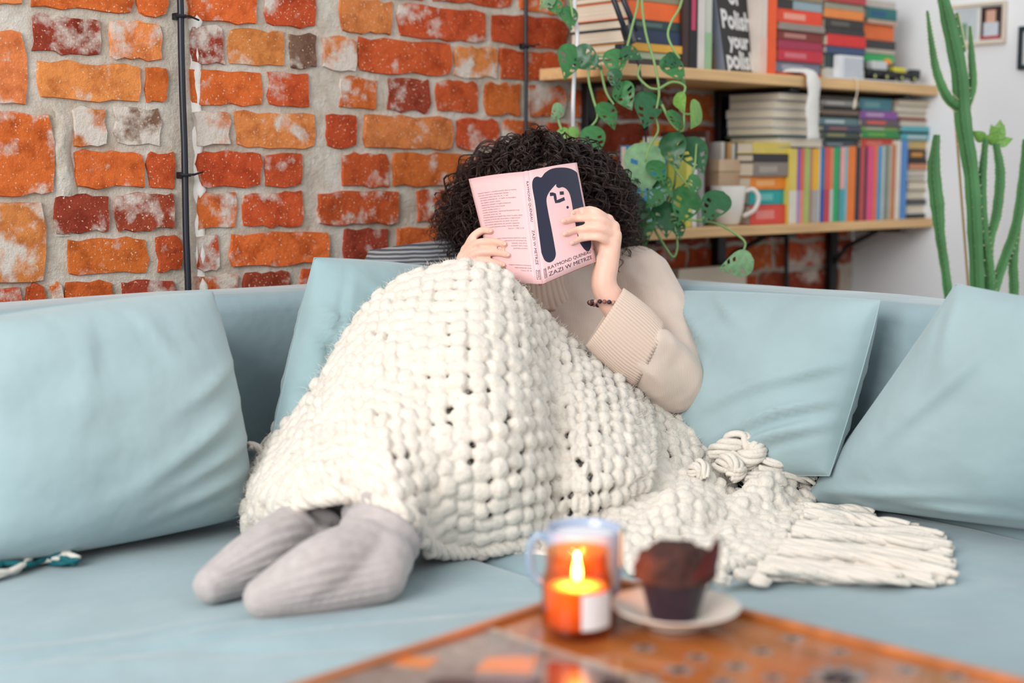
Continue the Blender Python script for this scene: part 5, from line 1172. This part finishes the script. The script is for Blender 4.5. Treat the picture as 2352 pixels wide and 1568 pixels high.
# ------------------------------------------------------------------ chunky crochet blanket
bl_ = empty('crochet_blanket', PZ(1180, 1250, SEAT)); tag(bl_, 'chunky cream crochet blanket with long fringe draped over the legs', 'blanket')
YARN = mat('cream_wool', (228, 219, 207), .95, sheen=.35, spec=.05, sss=.0, bump=.8, bscale=260, var=.05, vscale=30, bump2=.8, b2scale=120)
def surf_from(ctrl, nu=160, nv=110):
    """ctrl: list of columns, each a list of points (top to hem) -> dense grid [nv][nu]"""
    rows = len(ctrl[0]); C_ = np.array([[np.asarray(p, float) for p in c] for c in ctrl])      # cols x rows x 3
    cols = np.array([crom(C_[i], nv) for i in range(len(C_))])                               # cols x nv
    return np.array([crom(cols[:, j], nu) for j in range(nv)])                               # nv x nu x 3
def puff(n_t=18, n_p=9, lobes=3):
    v = []; f = []
    for j in range(n_p):
        ph = -1+2*j/(n_p-1); r = max(.12, (1-abs(ph)**2.8))**.5
        for i in range(n_t):
            a = math.tau*i/n_t; c, s = math.cos(a), math.sin(a)
            c2 = math.copysign(abs(c)**.72, c); s2 = math.copysign(abs(s)**.9, s)
            lob = 1+.05*math.cos(lobes*2*a+ph*1.4)
            v.append((c2*r*lob, ph*(1.0), s2*r*lob))
    for j in range(n_p-1):
        for i in range(n_t): f.append((j*n_t+i, j*n_t+(i+1) % n_t, (j+1)*n_t+(i+1) % n_t, (j+1)*n_t+i))
    f.append(tuple(range(n_t-1, -1, -1))); f.append(tuple((n_p-1)*n_t+i for i in range(n_t)))
    return np.array(v), f
PV, PF = puff(); PFA = PF
def knit(name, S, su, sv, hgt, parent, fold=None, seed=1, jit=.12, ref_row=.35, liner=True, gap=1.10, gapv=1.10, skip=0.0, vox=.0030):
    """S dense grid; su, sv bobble spacing in metres"""
    r = random.Random(seed); nv, nu, _ = S.shape
    if fold is not None: S = fold(S)
    du = np.gradient(S, axis=1); dv = np.gradient(S, axis=0); N_ = np.cross(du, dv); N_ /= np.linalg.norm(N_, axis=2)[:, :, None]+1e-12
    if (N_.mean((0, 1))@FW) > 0: N_ = -N_
    ref = S[int(ref_row*(nv-1))]; ar = np.concatenate([[0], np.cumsum(np.linalg.norm(np.diff(ref, axis=0), axis=1))])
    nc = max(2, int(round(ar[-1]/su))); V = []; F_ = []; o = 0
    for c in range(nc+1):
        x = np.interp((c)/nc*ar[-1], ar, np.arange(nu)); i0 = min(int(x), nu-2); fx = x-i0
        colp = S[:, i0]*(1-fx)+S[:, i0+1]*fx; coln = N_[:, i0]*(1-fx)+N_[:, i0+1]*fx; colu = du[:, i0]*(1-fx)+du[:, i0+1]*fx
        cv = np.concatenate([[0], np.cumsum(np.linalg.norm(np.diff(colp, axis=0), axis=1))])
        k = max(1, int(round(cv[-1]/sv)))
        x2 = np.interp((c+1)/nc*ar[-1], ar, np.arange(nu)); 
        for q in range(k+1):
            y = np.interp(min(cv[-1], (q+.0)/k*cv[-1]), cv, np.arange(nv)); j0 = min(int(y), nv-2); fy = y-j0
            p = colp[j0]*(1-fy)+colp[j0+1]*fy; n = coln[j0]; uu = colu[j0]; lu = np.linalg.norm(uu)*nu
            wu = np.linalg.norm(uu)*(ar[-1]/nc)/(np.linalg.norm(ref[i0+1]-ref[i0])+1e-12)   # local column pitch
            wu = min(max(wu, su*.5), su*1.8); ev = colp[min(j0+1, nv-1)]-colp[max(j0-1, 0)]; ev /= np.linalg.norm(ev)+1e-12
            eu = np.cross(n, ev); eu /= np.linalg.norm(eu)+1e-12
            hv = cv[-1]/k
            gp = gap if not callable(gap) else gap(c/nc)
            tw = r.uniform(-.36, .36); e1 = eu*math.cos(tw)+ev*math.sin(tw); e2 = ev*math.cos(tw)-eu*math.sin(tw)
            a = wu*.5*gp*r.uniform(1-jit, 1+jit); b = hv*.5*gapv*r.uniform(1-jit*.6, 1+jit*.6); h = hgt*r.uniform(.75, 1.25)
            p = p+eu*r.uniform(-.10, .10)*wu+ev*r.uniform(-.08, .08)*hv+n*(h*.15+r.uniform(-.0015, .0015))
            V.append(p+PV[:, :1]*e1*a+PV[:, 1:2]*e2*b+PV[:, 2:]*n*h)
            F_.extend([tuple(i+o for i in ff) for ff in PF]); o += len(PV)
    rv, rf = remesh([(np.concatenate(V), F_)], vox, 1); g = mk(name, rv, rf, YARN, parent, smooth=True); g['kind'] = 'stuff'
    if liner:
        L_ = S-N_*(hgt*2.2); v = L_[::3, ::3].reshape(-1, 3); w = L_[::3, ::3].shape[1]; hh = L_[::3, ::3].shape[0]
        mk(name+'_ground', v, [(j*w+i, j*w+i+1, (j+1)*w+i+1, (j+1)*w+i) for j in range(hh-1) for i in range(w-1)], YARN, parent, smooth=True)
    return S, N_
COLS = [
 [(596, 1072, 2.45), (580, 1110, 2.41), (572, 1150, 2.38), (574, 1195, 2.36), (590, 1238, 2.345)],
 [(645, 998, 2.45), (626, 1055, 2.36), (615, 1105, 2.28), (618, 1150, 2.22), (640, 1172, 2.19)],
 [(735, 884, 2.42), (725, 965, 2.29), (720, 1035, 2.20), (728, 1095, 2.115), (745, 1142, 2.085)],
 [(815, 752, 2.43), (800, 850, 2.31), (800, 955, 2.21), (812, 1060, 2.12), (845, 1143, 2.085)],
 [(905, 664, 2.45), (880, 790, 2.31), (880, 935, 2.19), (898, 1085, 2.08), (928, 1178, 2.055)],
 [(1000, 624, 2.46), (975, 760, 2.31), (972, 930, 2.20), (984, 1095, 2.13), (992, 1256, 2.17)],
 [(1085, 616, 2.46), (1078, 770, 2.30), (1082, 940, 2.20), (1088, 1110, 2.165), (1088, 1262, 2.235)],
 [(1165, 646, 2.49), (1180, 790, 2.36), (1188, 950, 2.255), (1186, 1110, 2.21), (1180, 1246, 2.255)],
 [(1235, 722, 2.55), (1252, 840, 2.455), (1266, 970, 2.37), (1274, 1110, 2.31), (1268, 1246, 2.30)],
 [(1320, 796, 2.60), (1334, 885, 2.47), (1348, 995, 2.36), (1354, 1110, 2.29), (1345, 1228, 2.315)],
 [(1408, 848, 2.625), (1422, 930, 2.50), (1434, 1010, 2.41), (1432, 1110, 2.33), (1405, 1205, 2.345)],
 [(1470, 902, 2.67), (1482, 960, 2.57), (1490, 1030, 2.47), (1480, 1100, 2.39), (1432, 1180, 2.37)]]
ctrl = []
for ci, c in enumerate(COLS):
    col = [PD(*p) for p in c]
    # over the ridge and down the far side
    rdg = col[0]; k = .6 if ci > 7 else 1.0
    far = [rdg+FW*.15*k+np.array([0, 0, -.16*k]), rdg+FW*.09*k+np.array([0, 0, -.045*k])]
    for q in far: q[2] = max(q[2], SEAT+.012)
    ctrl.append(far+col)
S0 = surf_from(ctrl, 220, 150)
def fold0(S):
    S = S.copy(); nv, nu, _ = S.shape
    for j in range(nv):
        for i in range(nu):
            p = S[j, i]; q = p-EYEP; d = q@FW; x = 1176+F_PX*(q@RT)/d; y = 784-F_PX*(q@UP)/d
            w = math.sin(min(1, j/nv*1.4)*math.pi*.5)
            dd = -.016*math.exp(-((x-(1215+.12*(y-700)))/55)**2)+.022*math.exp(-((x-(1262+.03*(y-800)))/26)**2)-.010*math.exp(-((x-(1120+.05*(y-700)))/60)**2)
            dd += .006*nz((x*.006, y*.006, 2)); S[j, i] = p+FW*dd*w
    return S
S0, N0 = knit('crochet', S0, .0262, .0290, .0128, bl_, fold0, 3, jit=.18, gap=lambda t: 1.09 if t < .42 else 1.15 if t < .62 else .91, gapv=1.035)
B1 = [[(1432, 842, 2.69), (1458, 925, 2.60), (1478, 1010, 2.52), (1480, 1090, 2.44)], [(1500, 900, 2.71), (1520, 968, 2.62), (1532, 1030, 2.55), (1532, 1100, 2.48)], [(1565, 938, 2.71), (1582, 998, 2.64), (1592, 1062, 2.57), (1592, 1122, 2.50)], [(1622, 972, 2.71), (1634, 1034, 2.64), (1642, 1095, 2.58), (1642, 1142, 2.52)], [(1655, 1012, 2.71), (1668, 1062, 2.64), (1676, 1112, 2.58), (1690, 1156, 2.53)]]
S1, N1 = knit('crochet', surf_from([[PD(*p) for p in c] for c in B1], 90, 70), .0265, .027, .012, bl_, None, 5, jit=.25)
C1 = [[(1425, 1128, 2.42), (1402, 1180, 2.33), (1425, 1228, 2.27), (1440, 1280, 2.19), (1452, 1328, 2.135)], [(1500, 1088, 2.47), (1492, 1134, 2.37), (1500, 1200, 2.29), (1512, 1262, 2.21), (1530, 1326, 2.135)], [(1580, 1100, 2.49), (1580, 1150, 2.38), (1582, 1196, 2.32), (1592, 1252, 2.245), (1604, 1326, 2.14)],
      [(1680, 1118, 2.51), (1680, 1160, 2.44), (1682, 1206, 2.36), (1682, 1252, 2.29), (1664, 1326, 2.145)], [(1770, 1100, 2.56), (1770, 1142, 2.49), (1772, 1190, 2.41), (1764, 1242, 2.32), (1732, 1312, 2.175)], [(1850, 1128, 2.57), (1846, 1164, 2.51), (1832, 1200, 2.43), (1804, 1238, 2.345), (1782, 1290, 2.215)]]
def fold1(S):
    S = S.copy(); nv, nu, _ = S.shape
    for j in range(nv):
        for i in range(nu):
            q = S[j, i]; a, b = i/nu, j/nv; S[j, i] = q+np.array([0, 0, 1])*(.020*math.sin(a*17+b*5)*math.exp(-((b-.2)/.3)**2)*.7+.010*math.sin(b*13+a*7)+.012*nz((a*6, b*5, 1)))
            S[j, i][2] = max(S[j, i][2], SEAT+.012)
    return S
S2, N2 = knit('crochet', surf_from([[PD(*p) for p in c] for c in C1], 110, 80), .0275, .026, .013, bl_, fold1, 8, jit=.22)
# strip peeping out under the front hem
C2 = [[(1030, 1262, 2.27), (1040, 1275, 2.245)], [(1110, 1246, 2.30), (1120, 1268, 2.255)], [(1200, 1236, 2.33), (1210, 1270, 2.255)], [(1300, 1232, 2.34), (1300, 1275, 2.25)], [(1440, 1228, 2.34), (1440, 1272, 2.255)]]
knit('crochet', surf_from([[PD(*p) for p in c] for c in C2], 60, 12), .026, .022, .010, bl_, None, 12, jit=.2, liner=False)
# thick edge rope along the hems
def bundle(path, R_, n=6, r=None, twist=2.0, K=40, fray=0.0, seed=0, wob=.0, taper=1.0):
    rr = random.Random(seed); P = crom(path, K); T = np.gradient(P, axis=0); T /= np.linalg.norm(T, axis=1)[:, None]+1e-12
    A = np.cross(T, (0.01, 0.02, 1.0)); A /= np.linalg.norm(A, axis=1)[:, None]+1e-9; B_ = np.cross(T, A); r = r or R_*.5; g = G(); t = np.linspace(0, 1, K)
    for s in range(n):
        a0 = math.tau*s/n+rr.uniform(-.3, .3); q = R_*rr.uniform(.45, .75); k = a0+twist*math.tau*t+.4*np.sin(t*7+s)
        spread = 1+fray*np.clip((t-.45)/.55, 0, 1)**1.2*rr.uniform(.6, 1.5)
        hx = P+A*(q*spread*np.cos(k))[:, None]+B_*(q*np.sin(k))[:, None]*(.6 if fray else 1)
        if wob: hx = hx+A*(wob*np.sin(t*rr.uniform(6, 16)+rr.uniform(0, 6)))[:, None]
        hx[:, 2] = np.maximum(hx[:, 2], SEAT+.004+r*.6)
        e_ = rr.uniform(.9, 1.0) if fray else 1.0; m_ = max(4, int(K*e_))
        g.add(tube(hx[:m_], [r*.9, r, r*taper, r*taper*.8], 7))
    return g
hem = [S0[-1, i]+N0[-1, i]*.002 for i in range(0, 220, 3)]
o = bundle(hem, .012, 4, .0075, 14, 260, seed=1).build('edge_cord', YARN, bl_, smooth=True)
o = bundle([S2[-1, i] for i in range(0, 110, 3)], .011, 4, .007, 7, 120, seed=2).build('edge_cord', YARN, bl_, smooth=True)
o = bundle([S0[j, -1]+N0[j, -1]*.004 for j in range(40, 150, 4)], .011, 4, .007, 7, 120, seed=4).build('edge_cord', YARN, bl_, smooth=True)
# fringe lying on the seat
FRG = [((1848, 1165), (1930, 1172), (2010, 1176)), ((1846, 1180), (1960, 1190), (2090, 1206)), ((1838, 1193), (1980, 1205), (2135, 1216)), ((1828, 1206), (1990, 1222), (2190, 1230)), ((1820, 1220), (2000, 1238), (2196, 1250)), ((1808, 1234), (1990, 1254), (2200, 1270)), ((1798, 1248), (1990, 1268), (2205, 1294)),
       ((1788, 1262), (1985, 1284), (2208, 1316)), ((1775, 1276), (1970, 1300), (2204, 1338)), ((1758, 1290), (1960, 1312), (2180, 1338)), ((1740, 1302), (1900, 1318), (2090, 1330)), ((1716, 1312), (1850, 1324), (1990, 1328)), ((1690, 1318), (1725, 1322), (1762, 1336)), ((1650, 1322), (1658, 1330), (1668, 1338)), ((1600, 1326), (1606, 1334), (1612, 1342))]
for i, (a, b, c) in enumerate(FRG):
    hz = SEAT+.016+.006*math.sin(i*2.1)
    p = [PZ(*a, hz+.008), PZ((a[0]+b[0])/2, (a[1]+b[1])/2, hz+.006), PZ(*b, hz), PZ((b[0]+c[0])/2, (b[1]+c[1])/2+rng.uniform(-4, 4), hz), PZ(*c, hz-.004)]
    L_ = np.linalg.norm(p[-1]-p[0])
    bundle(p, .0130, 7, .0060, .9 if L_ > .1 else .3, 46, fray=.9 if L_ > .1 else .2, seed=20+i, wob=.0035 if L_ > .1 else .001).build('tassel', YARN, bl_, smooth=True)
# knotted tassels by the elbow cushion
KN = [([(1642, 1046, 2.57), (1672, 1022, 2.55), (1712, 1012, 2.55), (1738, 1034, 2.53), (1712, 1056, 2.53), (1676, 1058, 2.54)], .022, 8, 1.0, 0), ([(1690, 1020, 2.60), (1742, 1004, 2.60), (1796, 1014, 2.60), (1826, 1044, 2.58), (1800, 1066, 2.56), (1756, 1072, 2.55)], .022, 8, 1.2, 0),
      ([(1740, 1030, 2.58), (1780, 1020, 2.56), (1806, 1040, 2.54), (1786, 1062, 2.53), (1740, 1066, 2.53)], .018, 7, 1.0, 0), ([(1650, 1075, 2.52), (1672, 1062, 2.51), (1694, 1076, 2.51), (1674, 1094, 2.51)], .019, 7, 1.0, 0),
      ([(1720, 1078, 2.54), (1780, 1064, 2.55), (1836, 1062, 2.57), (1876, 1080, 2.58)], .016, 8, .4, .8), ([(1706, 1098, 2.52), (1770, 1090, 2.53), (1830, 1094, 2.55), (1872, 1104, 2.56)], .016, 8, .4, .7), ([(1592, 1090, 2.48), (1606, 1070, 2.47), (1618, 1096, 2.47)], .016, 7, .6, 0)]
for i, (p, R_, n, tw, fr) in enumerate(KN): bundle([PD(*q) for q in p], R_, n, R_*.30, tw, 44, fray=fr, seed=60+i).build('tassel', YARN, bl_, smooth=True)
# tassels on the far side by the big cushion
KL = [([(648, 1060, 2.45), (612, 1042, 2.43), (586, 1026, 2.42), (566, 1022, 2.41)], .013, 7, .5, .6), ([(660, 1010, 2.47), (640, 985, 2.48), (664, 972, 2.49), (690, 985, 2.48)], .016, 7, .8, 0), ([(610, 1080, 2.42), (584, 1096, 2.40), (574, 1124, 2.39), (590, 1150, 2.38), (606, 1130, 2.37)], .018, 8, .6, 0), ([(640, 1000, 2.48), (622, 1005, 2.47), (606, 1030, 2.45)], .010, 6, .5, .5), ([(592, 1190, 2.36), (580, 1205, 2.35), (576, 1212, 2.345)], .008, 5, .2, .5)]
for i, (p, R_, n, tw, fr) in enumerate(KL): bundle([PD(*q) for q in p], R_, n, R_*.33, tw, 36, fray=fr, seed=90+i).build('tassel', YARN, bl_, smooth=True)
# loose wool fibres
fr_ = random.Random(5); V = []; F_ = []
for S, N_, k in ((S0, N0, 9000), (S1, N1, 1200), (S2, N2, 2000)):
    nv, nu, _ = S.shape
    for _ in range(k):
        i, j = fr_.randrange(nu), fr_.randrange(nv); p = S[j, i]+N_[j, i]*.010; d = N_[j, i]+np.array([fr_.gauss(0, .8), fr_.gauss(0, .8), fr_.gauss(0, .8)]); d /= np.linalg.norm(d); e = np.array([fr_.gauss(0, 1), fr_.gauss(0, 1), fr_.gauss(0, 1)]); e /= np.linalg.norm(e)
        L_ = fr_.uniform(.006, .020); w = np.cross(d, FW); w = w/(np.linalg.norm(w)+1e-9)*.00022
        a, b, c = p, p+d*L_*.55, p+d*L_*.8+e*L_*.45; o = len(V)
        V += [a-w, a+w, b-w, b+w, c]; F_ += [(o, o+1, o+3, o+2), (o+2, o+3, o+4)]
fz_ = mk('loose_fibres', V, F_, YARN, bl_); fz_['kind'] = 'stuff'
